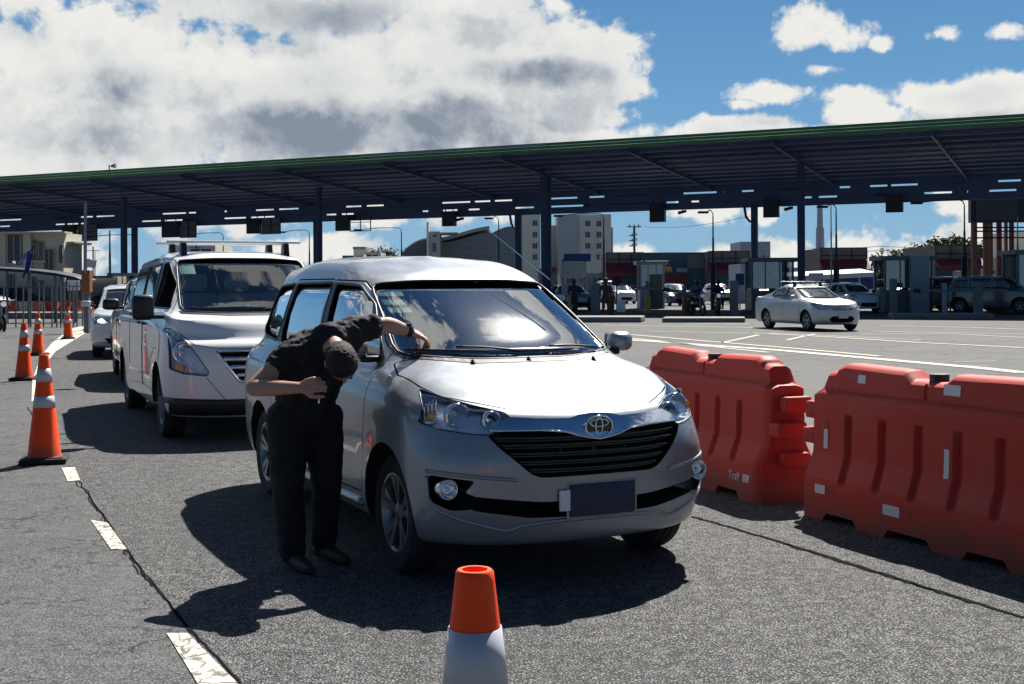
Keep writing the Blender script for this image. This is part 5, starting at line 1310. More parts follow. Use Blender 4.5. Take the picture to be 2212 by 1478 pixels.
def make_car(name, pos, th, label, cat, s, group=None):
    root = car_root(name, pos, th, label, cat, group)
    wb, wr = s['wb'], s['wr']; det = s.get('detail', 1); paint = s['paint']
    wheels = [(0, wr), (-wb, wr)]
    bm = body_bm(make_keys(s), wheels, sub=4 if det else 3, n=(22, 34, 10) if det else (14, 20, 8), arch=wr + .04, flare=s.get('flare', .014))
    surf = Surf(bm)
    body = link_bm('body', bm, paint, root, fix=False)
    c = bmesh.new()
    for wx in (0, -wb):
        for sd in (-1, 1): cyl(c, (wx, sd * (s['w'] - .32), wr + .02), (wx, sd * (s['w'] + .2), wr + .02), wr + .04, seg=36)
    boolean(body, c)
    W, xf, xr = s['w'], s['xf'], s['xr']; hz, cz, bz, rz, cx, tx = s['hood_z'], s['cowl_z'], s['belt_z'], s['roof_z'], s['cowl_x'], s['top_x']
    wt = W - .105 - s.get('tumble', .13)
    WS = roundpoly([(-(W - .225), cz + .035), (-.3, cz + .012), (.3, cz + .012), (W - .225, cz + .035), (wt - .055, rz - .125), (.3, rz - .105), (-.3, rz - .105), (-(wt - .055), rz - .125)], [.05, .1, .1, .05, .05, .1, .1, .05])
    if s.get('cabin'):
        K = make_keys(s)[10:15]; kc = []
        for k_ in K:
            q = dict(k_); q['xf'] -= .12; q['xr'] += .12; q['w'] = [(x, w_ - .04) for x, w_ in k_['w']]; q['z'] = [(x, z - .045) for x, z in k_['z']]; kc.append(q)
        lo = dict(kc[0]); lo['z'] = .55; lo['xf'] -= .2
        boolean(body, body_bm([lo] + kc, [], sub=2, n=(10, 16, 6), flare=0), cmat='interior')
        c = bmesh.new(); prism(c, WS, 'x', tx - .25, cx + .6); boolean(body, c, cmat='gloss_black')
        for sd in (-1, 1):
            for w_ in s['windows'][:s.get('cut_side', 9)]:
                c = bmesh.new(); prism(c, roundpoly(w_, .03), 'y', sd * (W - .45), sd * (W + .1)); boolean(body, c, cmat='black_trim')
    gl = 'van_glass' if s.get('cabin') else 'opaque_glass'; off = -.008 if s.get('cabin') else .003
    pw = link_bm('windscreen', patch(surf, scalepoly(WS, .004), 'x', 1, off, .004, .07), gl, root, True)
    if det:
        b = bmesh.new(); tube(b, [surf.pt('x', 1, u, v, .001) for u, v in resample(WS + WS[:1], 70)[:-1]], .009, 6, closed=True); link_bm('windscreen_seal', b, 'black_trim', pw, True)
    for i, w_ in enumerate(s['windows']):
        for sd in (-1, 1):
            cut = s.get('cabin') and i < s.get('cut_side', 9)
            if s.get('open_front') and i == 0 and sd == -1: pass
            else: link_bm('side_window', patch(surf, scalepoly(roundpoly(w_, .03), .003), 'y', sd, -.008 if cut else .003, .004, .1), 'side_glass' if cut else s.get('side_mat', 'opaque_glass'), root, True)
            if det:
                b = bmesh.new(); tube(b, [surf.pt('y', sd, u, v, .001) for u, v in resample(roundpoly(w_, .03) + [w_[0]], 50)[:-1]], .009, 6, closed=True); link_bm('window_frame', b, 'black_trim', root, True)
    if not det or s.get('rear_glass', True):
        rc, rt = s['rear_c'], s['rear_t']; dzz = s.get('deck_z', bz)
        wp_ = [(-(wt - .05), dzz + .08), (wt - .05, dzz + .08), (wt - .12, rz - .14), (-(wt - .12), rz - .14)]
        link_bm('back_window', patch(surf, roundpoly(wp_, .05), 'x', -1, .003, .004, .1), 'opaque_glass', root, True)
    # front lamps, grille
    HLp = s['lamp']
    for sd in (-1, 1):
        poly = roundpoly([(sd * y, z) for y, z in HLp], .012, 3)
        if det:
            c = bmesh.new(); prism(c, poly, 'x', xf - s.get('lamp_depth', .55), xf + .3); boolean(body, c, cmat='lamp_inner')
            link_bm('lamp_liner', patch(surf, scalepoly(poly, .004), 'x', 1, -.06, .004, .04), 'lamp_inner', root, True)
            lp = link_bm('headlight', patch(surf, poly, 'x', 1, .002, .003, .04), 'lamp_glass', root, True)
            rx = Matrix.Rotation(R(90), 4, 'Y')
            for (y, z, r) in s['bowls']:
                p = surf.pt('x', 1, sd * y, z, 0); x = p.x - .10
                b = bmesh.new(); lathe(b, [(r + .006, .05), (r, .055), (r * .9, .035), (r * .5, 0), (.02, 0), (.018, .03), (0, .04)], 28, Matrix.Translation((x, sd * y, z)) @ rx); link_bm('reflector_bowl', b, 'reflector', lp, True)
            if 'amber' in s:
                link_bm('indicator', patch(surf, [(sd * y, z) for y, z in s['amber']], 'x', 1, .0, .02, .05), 'amber', lp)
            b = bmesh.new(); rg = [surf.pt('x', 1, u, v, 0) for u, v in resample(poly + poly[:1], 60)[:-1]]; rg = [p for p in rg if p is not None]
            tube(b, rg, .004, 6, closed=True); link_bm('lamp_seal', b, 'black_trim', lp, True)
        else: link_bm('headlight', patch(surf, poly, 'x', 1, .004, .006, .06), s.get('lamp_mat', 'reflector'), root, True)
        if s.get('lit') and sd in s['lit']:
            y, z, r = s['bowls'][0]; p = surf.pt('x', 1, sd * y, z, .012)
            b = bmesh.new(); bmesh.ops.create_uvsphere(b, u_segments=12, v_segments=8, radius=r, matrix=Matrix.Translation(p) @ Matrix.Diagonal((.3, 1.5, .8, 1))); link_bm('lit_bulb', b, 'lamp_on', root, True)
    for poly, m_, dpt in s.get('front_patches', []):
        if dpt < 0:
            c = bmesh.new(); prism(c, roundpoly(poly, .015, 2), 'x', xf + dpt, xf + .3); boolean(body, c, cmat=m_)
        else: link_bm(s.get('patch_name', 'grille'), patch(surf, roundpoly(poly, .015, 2), 'x', 1, dpt, .012, .05), m_, root, 30)
    for nm, m_, lines in s.get('front_lines', []):
        for ln, wd, of in lines:
            b = bmesh.new(); strip(surf, ln, 'x', 1, wd, of, b=b); link_bm(nm, b, m_, root, True)
    for nm, m_, wd, of, lines in s.get('side_lines', []):
        for sd in (-1, 1):
            b = bmesh.new()
            for ln in lines: strip(surf, ln, 'y', sd, wd, of, b=b, step=.05)
            link_bm(nm, b, m_, root, True)
    # bumper plastic
    if s.get('plastic'):
        zz = s['plastic']
        link_bm('bumper_plastic', patch(surf, [(-(W - .02), s.get('zb', .22) + .03), (W - .02, s.get('zb', .22) + .03), (W - .01, zz), (W * .5, zz - .01), (-W * .5, zz - .01), (-(W - .01), zz)], 'x', 1, .004, .01, .05), 'black_trim', root, True)
    for hx in s.get('handles', []):
        for sd in (-1, 1):
            b = bmesh.new(); tube(b, [surf.pt('y', sd, hx + dx, bz - .13, of) for dx, of in ((-.09, .004), (-.07, .025), (.07, .025), (.09, .004))], .012, 8); link_bm('door_handle', b, s.get('handle_mat', paint), root, True)
    mz, mx, ms, mm = s.get('mirror', (bz + .08, cx - .35, (.10, .20, .13), paint))
    for sd in (-1, 1):
        b = bmesh.new(); box(b, (mx, sd * (W + .055 - .04 + ms[1] / 2), mz + ms[2] / 2 - .03), ms, bev=min(ms) * .38)
        mr = link_bm('wing_mirror', b, mm, root, True)
        b = bmesh.new(); box(b, (mx + .01, sd * (W - .02), mz), (.06, .14, .04), bev=.012); link_bm('mirror_stalk', b, 'black_trim', mr, True)
        b = bmesh.new(); box(b, (mx - ms[0] / 2 - .001, sd * (W + .015 + ms[1] / 2), mz + ms[2] / 2 - .03), (.006, ms[1] * .82, ms[2] * .8)); link_bm('mirror_glass', b, 'reflector', mr)
    tl = s.get('tail', [(xr + .22, bz - .22), (xr + .03, bz - .22), (xr + .06, bz + .02), (xr + .28, bz - .02)])
    for sd in (-1, 1): link_bm('tail_lamp', patch(surf, tl, 'y', sd, .003, .005, .06), 'red_lens', root, True)
    if s.get('plate'):
        py_, pz_ = s['plate'][:2]; p = surf.pt('x', 1, py_, pz_, 0); b = bmesh.new(); box(b, (p.x + .012, py_, pz_), (.012, .33, .15), bev=.003); link_bm('number_plate', b, s['plate'][2], root)
    if s.get('rack'):
        b = bmesh.new()
        for x, zz in s['rack']:
            bars = bmesh.new(); box(bars, (x, 0, zz + .075), (.07, 2 * wt + .02, .03), bev=.010)
            rk = link_bm('roof_rack_bar', bars, 'white_plain' if s.get('rack_white') else 'alloy', root, True)
            for sd in (-1, 1):
                b = bmesh.new()
                p = surf.pt('z', 1, x, sd * (wt - .16), 0); zt = zz + .06
                prism(b, [(x - .09, p.z - .03), (x + .09, p.z - .03), (x + .05, zt), (x - .05, zt)], 'y', sd * (wt - .13), sd * (wt - .19))
                link_bm('rack_foot', b, 'black_trim', rk)
    if det:
        b = bmesh.new()
        for (a0, a1) in s.get('wipers', []):
            P = [surf.pt('x', 1, a0[0] + (a1[0] - a0[0]) * t, a0[1] + (a1[1] - a0[1]) * t, .018) for t in np.linspace(0, 1, 10)]
            b = bmesh.new(); tube(b, P, .007, 6); link_bm('wiper', b, 'black_trim', root, True)
        link_bm('cowl', patch(surf, [(-(W - .22), cz + .012), (-.3, cz - .012), (.3, cz - .012), (W - .22, cz + .012), (W - .205, cz + .036), (.3, cz + .014), (-.3, cz + .014), (-(W - .205), cz + .036)], 'x', 1, .003, .004, .05), 'black_trim', root)
    if s.get('cabin'):
        b = bmesh.new(); box(b, (cx - .45, 0, cz - .14), (.55, 2 * W - .5, .24), bev=.06); link_bm('dashboard', b, 'interior', root, True)
        b = bmesh.new(); box(b, (cx - .42, .30, cz - .005), (.22, .3, .012)); link_bm('dash_paper', b, 'white_plain', root)
        n = 24; b = bmesh.new(); tube(b, [Vector((cx - .75 - .07 * math.sin(2 * PI * k / n), .42 + .19 * math.cos(2 * PI * k / n), cz - .02 + .17 * math.sin(2 * PI * k / n))) for k in range(n)], .016, 6, closed=True); link_bm('steering_wheel', b, 'interior', root, True)
        for sx in s['seats']:
            for y in (-.45, .0, .45) if s.get('three') else (-.38, .38):
                b = bmesh.new(); box(b, (sx - .12, y, cz - .10), (.13, .46, .62), bev=.05, rot=Matrix.Rotation(R(-10), 4, 'Y')); box(b, (sx - .19, y, cz + .32), (.10, .27, .19), bev=.045)
                link_bm('seat', b, 'seat_fabric', root, True)
        if s.get('bulkhead'):
            b = bmesh.new(); x = s['bulkhead']; box(b, (x, 0, 1.0), (.03, 2 * W - .35, .9)); 
            for q in range(9): cyl(b, (x, -.7 + q * .175, 1.4), (x, -.7 + q * .175, rz - .1), .008, seg=6)
            link_bm('bulkhead', b, 'interior', root)
    hw = s.get('tyre_w', .20)
    for wx in (0, -wb):
        for sd in (-1, 1): wheel(root, wx, sd * (W - .03 - hw / 2), wr, hw, s.get('rim', .2), s.get('rim_style', 'alloy'), side=sd)
    b = bmesh.new(); cyl(b, (0, -W + .25, wr), (0, W - .25, wr), .04); cyl(b, (-wb, -W + .25, wr), (-wb, W - .25, wr), .05); box(b, (-wb / 2, 0, s.get('zb', .22) + .01), (wb * .8, .5, .06)); link_bm('underbody', b, 'well', root)
    set_smooth(body)
    return root, surf
# white panel van behind the minivan
VAN = dict(xf=.86, xr=-4.28, w=.955, zb=.24, hood_z=.96, cowl_z=1.20, belt_z=1.22, roof_z=1.875, cowl_x=.22, top_x=-.72, rear_c=-4.22, rear_t=-4.05, tumble=.14, nf=2.5, Lf=.62,
    wb=3.2, wr=.345, rim=.215, rim_style='steel', tyre_w=.215, paint='white_paint', cabin=True, cut_side=1, open_front=True,
    windows=[[(-.12, 1.26), (-1.12, 1.26), (-1.12, 1.73), (-.88, 1.73), (-.42, 1.50)], [(-1.30, 1.27), (-2.35, 1.27), (-2.33, 1.71), (-1.30, 1.73)], [(-2.55, 1.27), (-3.9, 1.27), (-3.85, 1.69), (-2.53, 1.71)]],
    side_mat='pane_glass', lamp=[(.905, 1.06), (.86, 1.08), (.74, .93), (.58, .67), (.60, .64), (.80, .66), (.905, .70)], bowls=[(.785, .86, .095), (.70, .715, .045)], amber=[(.86, .70), (.80, .685), (.80, .74), (.86, .75)],
    front_patches=[([(-.50, .86), (.50, .86), (.30, .60), (-.30, .60)], 'well', -.16)],
    front_lines=[('grille_slat', 'chrome', [([(-.47, .80), (0, .795), (.47, .80)], .055, -.02), ([(-.40, .72), (0, .715), (.40, .72)], .05, -.02), ([(-.34, .645), (0, .64), (.34, .645)], .045, -.02)]),
                 ('grille_frame', 'chrome', [([(-.51, .875), (0, .87), (.51, .875)], .03, .002), ([(.52, .87), (.31, .585), (0, .58), (-.31, .585), (-.52, .87)], .03, .002)]),
                 ('hood_gap', 'well', [([(-.80, 1.04), (-.70, .93), (-.52, .90), (0, .89), (.52, .90), (.70, .93), (.80, 1.04)], .010, -.002), ([(.60, .62), (.44, .42)], .008, -.002), ([(-.60, .62), (-.44, .42)], .008, -.002)])],
    side_lines=[('door_gap', 'well', .009, -.001, [[(.10, .42), (.10, 1.15), (-.08, 1.27), (-.40, 1.52), (-.84, 1.76), (-1.20, 1.78), (-1.22, .45), (.10, .42)], [(-1.26, .42), (-1.25, 1.78), (-2.46, 1.77), (-2.48, .6)]]), ('slide_rail', 'black_trim', .02, .002, [[(-2.50, 1.16), (-4.0, 1.14)]])],
    plastic=.43, handles=[-1.05, -1.45], handle_mat='black_trim', mirror=(1.18, -.10, (.13, .21, .25), 'black_trim'), rack=[(-1.05, 1.88), (-1.9, 1.89)], rack_white=True, wipers=[((-.62, 1.245), (-.05, 1.262)), ((.02, 1.235), (.58, 1.26))], seats=[-.75], bulkhead=-1.25, rear_glass=True, three=True, flare=.02)
VANR, VAN_SURF = make_car('panel_van', (-2.60, 12.54, 0), R(23), 'white panel van with a roof rack waiting right behind the silver minivan', 'van', VAN)
VS = VAN_SURF
tmp = bmesh.new(); bmesh.ops.create_grid(tmp, x_segments=1, y_segments=1, size=.01); tmp.free()
link_bm('sticker', patch(VS, [(-.66, 1.62), (-.50, 1.62), (-.50, 1.76), (-.66, 1.76)], 'x', 1, -.016, .001, .03), 'pale_sticker', VANR)
# dark sport utility behind the van
DSUV = dict(xf=.86, xr=-3.6, w=.90, zb=.25, hood_z=1.00, cowl_z=1.12, belt_z=1.10, roof_z=1.66, cowl_x=.0, top_x=-.80, rear_c=-3.5, rear_t=-3.2, nf=2.6, wb=2.68, wr=.35, rim=.22, paint='dark_paint', detail=1, cabin=False,
    windows=[[(-.30, 1.14), (-1.22, 1.14), (-1.22, 1.52), (-.86, 1.50)], [(-1.30, 1.14), (-2.2, 1.15), (-2.2, 1.50), (-1.30, 1.53)], [(-2.3, 1.16), (-2.95, 1.22), (-2.75, 1.46), (-2.3, 1.49)]],
    lamp=[(.86, .90), (.80, .93), (.58, .85), (.58, .76), (.80, .77)], bowls=[(.72, .84, .05)], front_patches=[([(-.5, .86), (.5, .86), (.45, .62), (-.45, .62)], 'well', -.14), ([(-.6, .46), (.6, .46), (.55, .36), (-.55, .36)], 'well', -.2)],
    front_lines=[('grille_slat', 'chrome', [([(-.48, .79), (.48, .79)], .03, -.01), ([(-.46, .70), (.46, .70)], .03, -.01)])], side_lines=[('door_gap', 'well', .009, -.001, [[(-.2, .4), (-.2, 1.1)], [(-1.26, .4), (-1.26, 1.55)], [(-2.3, .75), (-2.26, 1.1)]]), ('sill_trim', 'chrome', .02, .004, [[(-.5, .36), (-2.2, .36)]])],
    handles=[-1.1, -2.1], handle_mat='chrome', mirror=(1.16, -.38, (.15, .24, .17), 'black_trim'))
make_car('sport_utility', (-4.98, 18.85, 0), R(21), 'dark grey sport utility half hidden behind the white panel van', 'car', DSUV)
# white hatchback with lit headlamp
WH = dict(xf=.84, xr=-3.4, w=.88, zb=.22, hood_z=.90, cowl_z=1.02, belt_z=1.0, roof_z=1.535, cowl_x=-.10, top_x=-.95, rear_c=-3.3, rear_t=-2.9, nf=2.5, wb=2.6, wr=.32, paint='pearl_paint', detail=1,
    windows=[[(-.42, 1.04), (-1.3, 1.04), (-1.3, 1.40), (-.98, 1.38)], [(-1.38, 1.04), (-2.3, 1.06), (-2.1, 1.37), (-1.38, 1.41)]],
    lamp=[(.85, .80), (.78, .86), (.52, .79), (.52, .72), (.78, .71)], bowls=[(.66, .775, .045)], lit=(-1, 1), front_patches=[([(-.48, .74), (.48, .74), (.40, .60), (-.40, .60)], 'well', -.12), ([(-.6, .42), (.6, .42), (.5, .30), (-.5, .30)], 'well', -.2)],
    front_lines=[('grille_slat', 'chrome', [([(-.46, .69), (.46, .69)], .02, -.01)])], side_lines=[('door_gap', 'well', .009, -.001, [[(-.3, .35), (-.3, 1.0)], [(-1.34, .35), (-1.34, 1.42)]])], handles=[-1.15, -2.15], plate=(0, .48, 'plate_white'), plastic=.34)
make_car('hatchback', (-8.02, 26.4, 0), R(17), 'white hatchback with headlamps on, last in the row of waiting cars', 'car', WH)
# silver sedan crossing the plaza
SD = dict(xf=.80, xr=-3.58, w=.85, zb=.20, hood_z=.84, cowl_z=.98, belt_z=.97, roof_z=1.45, cowl_x=-.22, top_x=-1.12, rear_c=-3.35, rear_t=-2.25, deck_z=1.04, nf=2.3, Lf=.65, wb=2.57, wr=.305, paint='sedan_silver', detail=1, cabin=False,
    windows=[[(-.62, 1.0), (-1.42, 1.0), (-1.45, 1.32), (-1.10, 1.30)], [(-1.50, 1.0), (-2.25, 1.01), (-2.50, 1.10), (-2.2, 1.27), (-1.53, 1.32)]],
    lamp=[(.80, .84), (.70, .87), (.48, .70), (.50, .64), (.72, .68)], bowls=[(.64, .74, .045)], front_patches=[([(-.36, .70), (.36, .70), (.30, .64), (-.30, .64)], 'well', -.10), ([(-.34, .46), (.34, .46), (.44, .36), (.32, .27), (-.32, .27), (-.44, .36)], 'well', -.2)],
    front_lines=[('grille_slat', 'chrome', [([(-.38, .715), (0, .705), (.38, .715)], .02, .004), ([(-.33, .67), (.33, .67)], .02, -.01)])],
    side_lines=[('door_gap', 'well', .008, -.001, [[(-.4, .3), (-.38, .95)], [(-1.46, .3), (-1.46, 1.34)]])], handles=[-1.3, -2.15], plate=(0, .47, 'plate_white'), rack=[(-1.35, 1.44), (-2.0, 1.45)], mirror=(1.02, -.58, (.10, .16, .11), 'sedan_silver'))
SDR, _ = make_car('sedan', (9.86, 38.6, 0), R(16), 'silver sedan with roof bars driving across the open plaza', 'car', SD)
# ------------------------------------------------------------------ water-filled barriers
def plastic(name, base, dusty):
    m = bpy.data.materials.new(name); m.use_nodes = True; t = NT(m.node_tree); p = m.node_tree.nodes['Principled BSDF']
    tcn = t.new('ShaderNodeTexCoord'); o = tcn.outputs['Object']
    n = t.noise(o, 3.5, 6, .65); n2 = t.noise(o, 26, 4, .7)
    c = t.mix(t.maprange(n, .42, .75, 0, .5), base, dusty); c = t.mix(t.maprange(n2, .60, .72, 0, .30), c, tuple(x * .5 for x in base))
    sz = t.new('ShaderNodeSeparateXYZ'); t.link(o, sz.inputs[0]); low = t.maprange(t.math('MULTIPLY_ADD', n, -.35, sz.outputs[2]), -.16, .05, .55, 0)
    c = t.mix(low, c, (.10, .075, .06))        # road dirt splashed on the foot
    st = t.noise(t.vmath('MULTIPLY', o, (9, 9, .8)), 2.0, 5, .6); c = t.mix(t.maprange(st, .58, .72, 0, .28), c, tuple(min(1, x * .45 + .03) for x in base))
    t.link(c, p.inputs['Base Color']); p.inputs['Roughness'].default_value = .58; p.inputs['Specular IOR Level'].default_value = .25; p.inputs['Subsurface Weight'].default_value = .04; p.inputs['Subsurface Radius'].default_value = (.06, .01, .005)
    M[name] = m
plastic('barrier_red', (.46, .040, .028), (.40, .085, .06)); plastic('cone_orange', (.96, .075, .008), (.85, .10, .03)); plastic('barrier_white', (.55, .52, .48), (.4, .38, .33)); plastic('barrier_old', (.55, .13, .08), (.50, .28, .2))
mat('reflective', (.60, .60, .64), .35, noise=(40, .35, (.42, .42, .48))); mat('reflective_red', (.34, .02, .02), .4); mat('cone_band', (.50, .51, .56), .35, noise=(14, .5, (.34, .35, .40)))
BL = 1.0
def ztop(x):
    a = abs(x); K = [(0, .915), (.13, .915), (.20, .965), (.74, .975), (.80, .955), (.83, .925), (.90, .915), (.955, .80), (1.0, .79)]
    for (x0, z0), (x1, z1) in zip(K, K[1:]):
        if a <= x1: return z0 + (z1 - z0) * (a - x0) / (x1 - x0)
    return .79
def zbot(x):
    a = abs(x); v = 0
    for c, hw in ((.60, .13), (.0, .16)):
        d = abs(a - c) if c else a
        if d < hw + .04: v = max(v, .055 * min(1, (hw + .04 - d) / .04))
    return v
def halfw(z):
    K = [(0, .245), (.22, .240), (.27, .235), (.40, .165), (.44, .160), (.76, .150), (.79, .135), (.805, .100), (.97, .085), (1.1, .08)]
    for (a, b_), (c, d) in zip(K, K[1:]):
        if z <= c: return b_ + (d - b_) * (z - a) / (c - a)
    return .08
def barrier_mesh():
    b = bmesh.new(); nx, nz = 200, 66; G = {1: [], -1: []}
    for i in range(nx + 1):
        x = -BL + 2 * BL * i / nx; zt, zb_ = ztop(x), zbot(x); endr = max(0, (abs(x) - .93) / .07)
        for s in (1, -1):
            colv = []
            for j in range(nz + 1):
                t = j / nz; z = zb_ + (zt - zb_) * t; y = halfw(z) * (1 - .18 * endr ** 2)
                if j == nz: y *= .55
                elif j == nz - 1: y *= .85
                for g_ in range(-2, 3):
                    xg = g_ * .31 + (.42 - z) * (.22 if z < .42 else 0)
                    if abs(g_) <= 5 and .24 < z < .665:
                        d = abs(x - xg); dd = 1 - max(0, min(1, (d - .022) / .014)); ez = min(1, (z - .24) / .02, (.665 - z) / .02); y -= .036 * dd * max(0, ez)
                if z > .80 and abs(x) < .16: y -= .0
                if abs(x) < .012 and z > .80: y -= .012
                if abs(x) > .80 and z > .81: y *= .93
                colv.append(b.verts.new((x, s * y, z)))
            G[s].append(colv)
    for s in (1, -1):
        for A, B_ in zip(G[s], G[s][1:]):
            for j in range(nz): b.faces.new((A[j], B_[j], B_[j + 1], A[j + 1]))
    for i in range(nx):
        for j in (0, nz): b.faces.new((G[1][i][j], G[1][i + 1][j], G[-1][i + 1][j], G[-1][i][j]))
    for i in (0, nx):
        for j in range(nz): b.faces.new((G[1][i][j], G[1][i][j + 1], G[-1][i][j + 1], G[-1][i][j]))
    bmesh.ops.recalc_face_normals(b, faces=b.faces); me = bpy.data.meshes.new('shell'); b.to_mesh(me); b.free(); me.materials.append(M['barrier_red'])
    me.polygons.foreach_set('use_smooth', [True] * len(me.polygons)); me.set_sharp_from_angle(angle=R(38)); return me
BM_ = barrier_mesh()
def on_face(x, z, s=-1, off=.003): return Vector((x, s * (halfw(z) + off), z))
def decal(bm, x0, x1, z0, z1, s=-1):
    n = 4; A = [bm.verts.new(on_face(x0, z0 + (z1 - z0) * k / n, s)) for k in range(n + 1)]; C = [bm.verts.new(on_face(x1, z0 + (z1 - z0) * k / n, s)) for k in range(n + 1)]
    for k in range(n): bm.faces.new((A[k], C[k], C[k + 1], A[k + 1]))
def barrier(x, y, rz, label, decals, brand=False):
    r = empty('water_barrier', (x, y, 0), rz, label, 'barrier', 'red plastic water barriers beside the lane')
    to_obj('shell', BM_, None, r)
    for s in (-1, 1):
        b = bmesh.new(); x_ = s * 1.035
        box(b, (x_, .03 * s, .665), (.11, .20, .11), bev=.015); box(b, (x_ + .01 * s, -.03, .50), (.13, .22, .10), bev=.015); box(b, (x_, .02, .30), (.10, .2, .09), bev=.015)
        link_bm('coupling_lug', b, 'barrier_red', r, True)
    b = bmesh.new(); cyl(b, (0, 0, .90), (0, 0, .955), .055, seg=16); link_bm('filler_cap', b, 'black_trim', r, 40)
    for (x0, x1, z0, z1, m_) in decals:
        b = bmesh.new(); decal(b, x0, x1, z0, z1); link_bm('reflector_sticker', b, m_, r)
    if brand:
        o = text_obj('maker_mark', 'Traff', .078, .001, 'reflective', r); o.rotation_euler = (R(90 - 2), 0, 0); o.location = (.70, -(halfw(.16) + .004), .155)
        b = bmesh.new()
        for q in range(3): prism(b, [(.815 + q * .028, .13), (.835 + q * .028, .13), (.852 + q * .028, .185), (.825 + q * .028, .185)], 'y', -(halfw(.16) + .004), -(halfw(.16) + .001))
        link_bm('maker_block', b, 'reflective', r)
d1 = math.atan2(-.92, .39); d2 = math.atan2(-.94, .33)
barrier(2.44, 7.10, d1, 'nearest red water barrier with white reflectors, cut by the right edge', [(-.60, -.53, .865, .915, 'reflective'), (-.70, -.60, .865, .915, 'reflective_red'), (-.02 + .16, .27, .85, .91, 'reflective'),
    (-.855, -.815, .44, .56, 'reflective'), (-.855, -.815, .56, .63, 'reflective_red'), (-.84, -.74, .17, .225, 'reflective'), (-.74, -.64, .17, .225, 'reflective_red'), (-.20, -.06, .14, .20, 'reflective'), (-.06, .04, .14, .20, 'reflective_red'), (.21, .25, .40, .56, 'reflective')])
barrier(1.52, 9.30, d2, 'red water barrier just behind the right headlamp of the minivan', [], True)
# row of old barriers at far left
r_ = random.Random(9)
for i, (px, m_) in enumerate(((45, 'barrier_red'), (62, 'barrier_white'), (78, 'barrier_white'), (92, 'barrier_old'), (106, 'barrier_white'), (120, 'barrier_red'), (131, 'barrier_red'), (142, 'barrier_old'), (152, 'barrier_red'), (161, 'barrier_red'), (172, 'barrier_white'), (181, 'barrier_old'))):
    g_ = gr(px, 685 - i * .2); b = bmesh.new(); rz = r_.uniform(.9, 1.4)
    pr = [(-.28, 0), (-.28, .12), (-.17, .35), (-.14, .72), (.14, .72), (.17, .35), (.28, .12), (.28, 0)]
    pr = [(x, z * 1.08) for x, z in pr]
    prism(b, pr, 'y', -.55, .55); bmesh.ops.recalc_face_normals(b, faces=b.faces); bmesh.ops.bevel(b, geom=b.edges[:], offset=.03, segments=2, affect='EDGES')
    o = link_bm('road_barrier', b, m_, None, 35); o.location = (g_.x, g_.y, 0); o.rotation_euler = (0, 0, rz - PI / 2)
    kinds = {'barrier_red': 'red', 'barrier_white': 'dirty white', 'barrier_old': 'faded orange'}
    ordn = ['leftmost', 'second', 'third', 'fourth', 'fifth', 'sixth', 'seventh', 'eighth', 'ninth', 'tenth', 'eleventh', 'last'][i]
    tag(o, f'{kinds[m_]} plastic road barrier, {ordn} in the far left row by the fence', 'barrier', 'plastic road barriers in a row at far left')
# ------------------------------------------------------------------ traffic cones
def make_cone():
    r = empty('traffic_cone'); H = .90
    b = bmesh.new(); lathe(b, [(.150, .035), (.140, .05), (.134, .06), (.040, H - .02), (.038, H - .004), (.034, H), (.026, H), (.024, H - .03), (.022, H - .12), (0, H - .13)], 40); link_bm('cone', b, 'cone_orange', r, 40)
    b = bmesh.new(); box(b, (0, 0, .02), (.37, .37, .04), bev=.008); box(b, (0, 0, .043), (.31, .31, .012), bev=.004); link_bm('base', b, 'rubber', r)
    rad = lambda z: .134 + (.040 - .134) * (z - .06) / (H - .08)
    for z0, z1 in ((.675, .785), (.46, .555)):
        b = bmesh.new(); lathe(b, [(rad(z0) + .0005, z0), (rad(z0) + .003, z0), (rad(z1) + .003, z1), (rad(z1) + .0005, z1)], 40); link_bm('band', b, 'cone_band', r, True)
    return r
cone0 = make_cone(); tag(cone0, None, 'traffic cone', 'orange traffic cones along the lane edge')
cones = [(1022, None, 2.486, 'orange cone at the bottom edge in front of the minivan'), (96, 1000, None, 'largest orange cone at left, standing by the dashed line'), (52, 822, None, 'orange cone at the left edge, second from the camera'),
         (82, 768, None, 'orange cone right behind the second one at left'), (147, 733, None, 'small orange cone standing on the painted hatching'), (195, 714, None, 'pale orange cone half hidden behind the white hatchback')]
for i, (px, py, Y, lab) in enumerate(cones):
    p = gr(px, py) if py else Vector(((px - 1106) / F * Y, Y, 0)); p.z = .010; rz = rng.uniform(-.3, .3)
    if i == 0: c_ = cone0; c_.location = p; c_.rotation_euler = (0, 0, .2); c_['label'] = lab
    else: copy_tree(cone0, p, rz, lab)
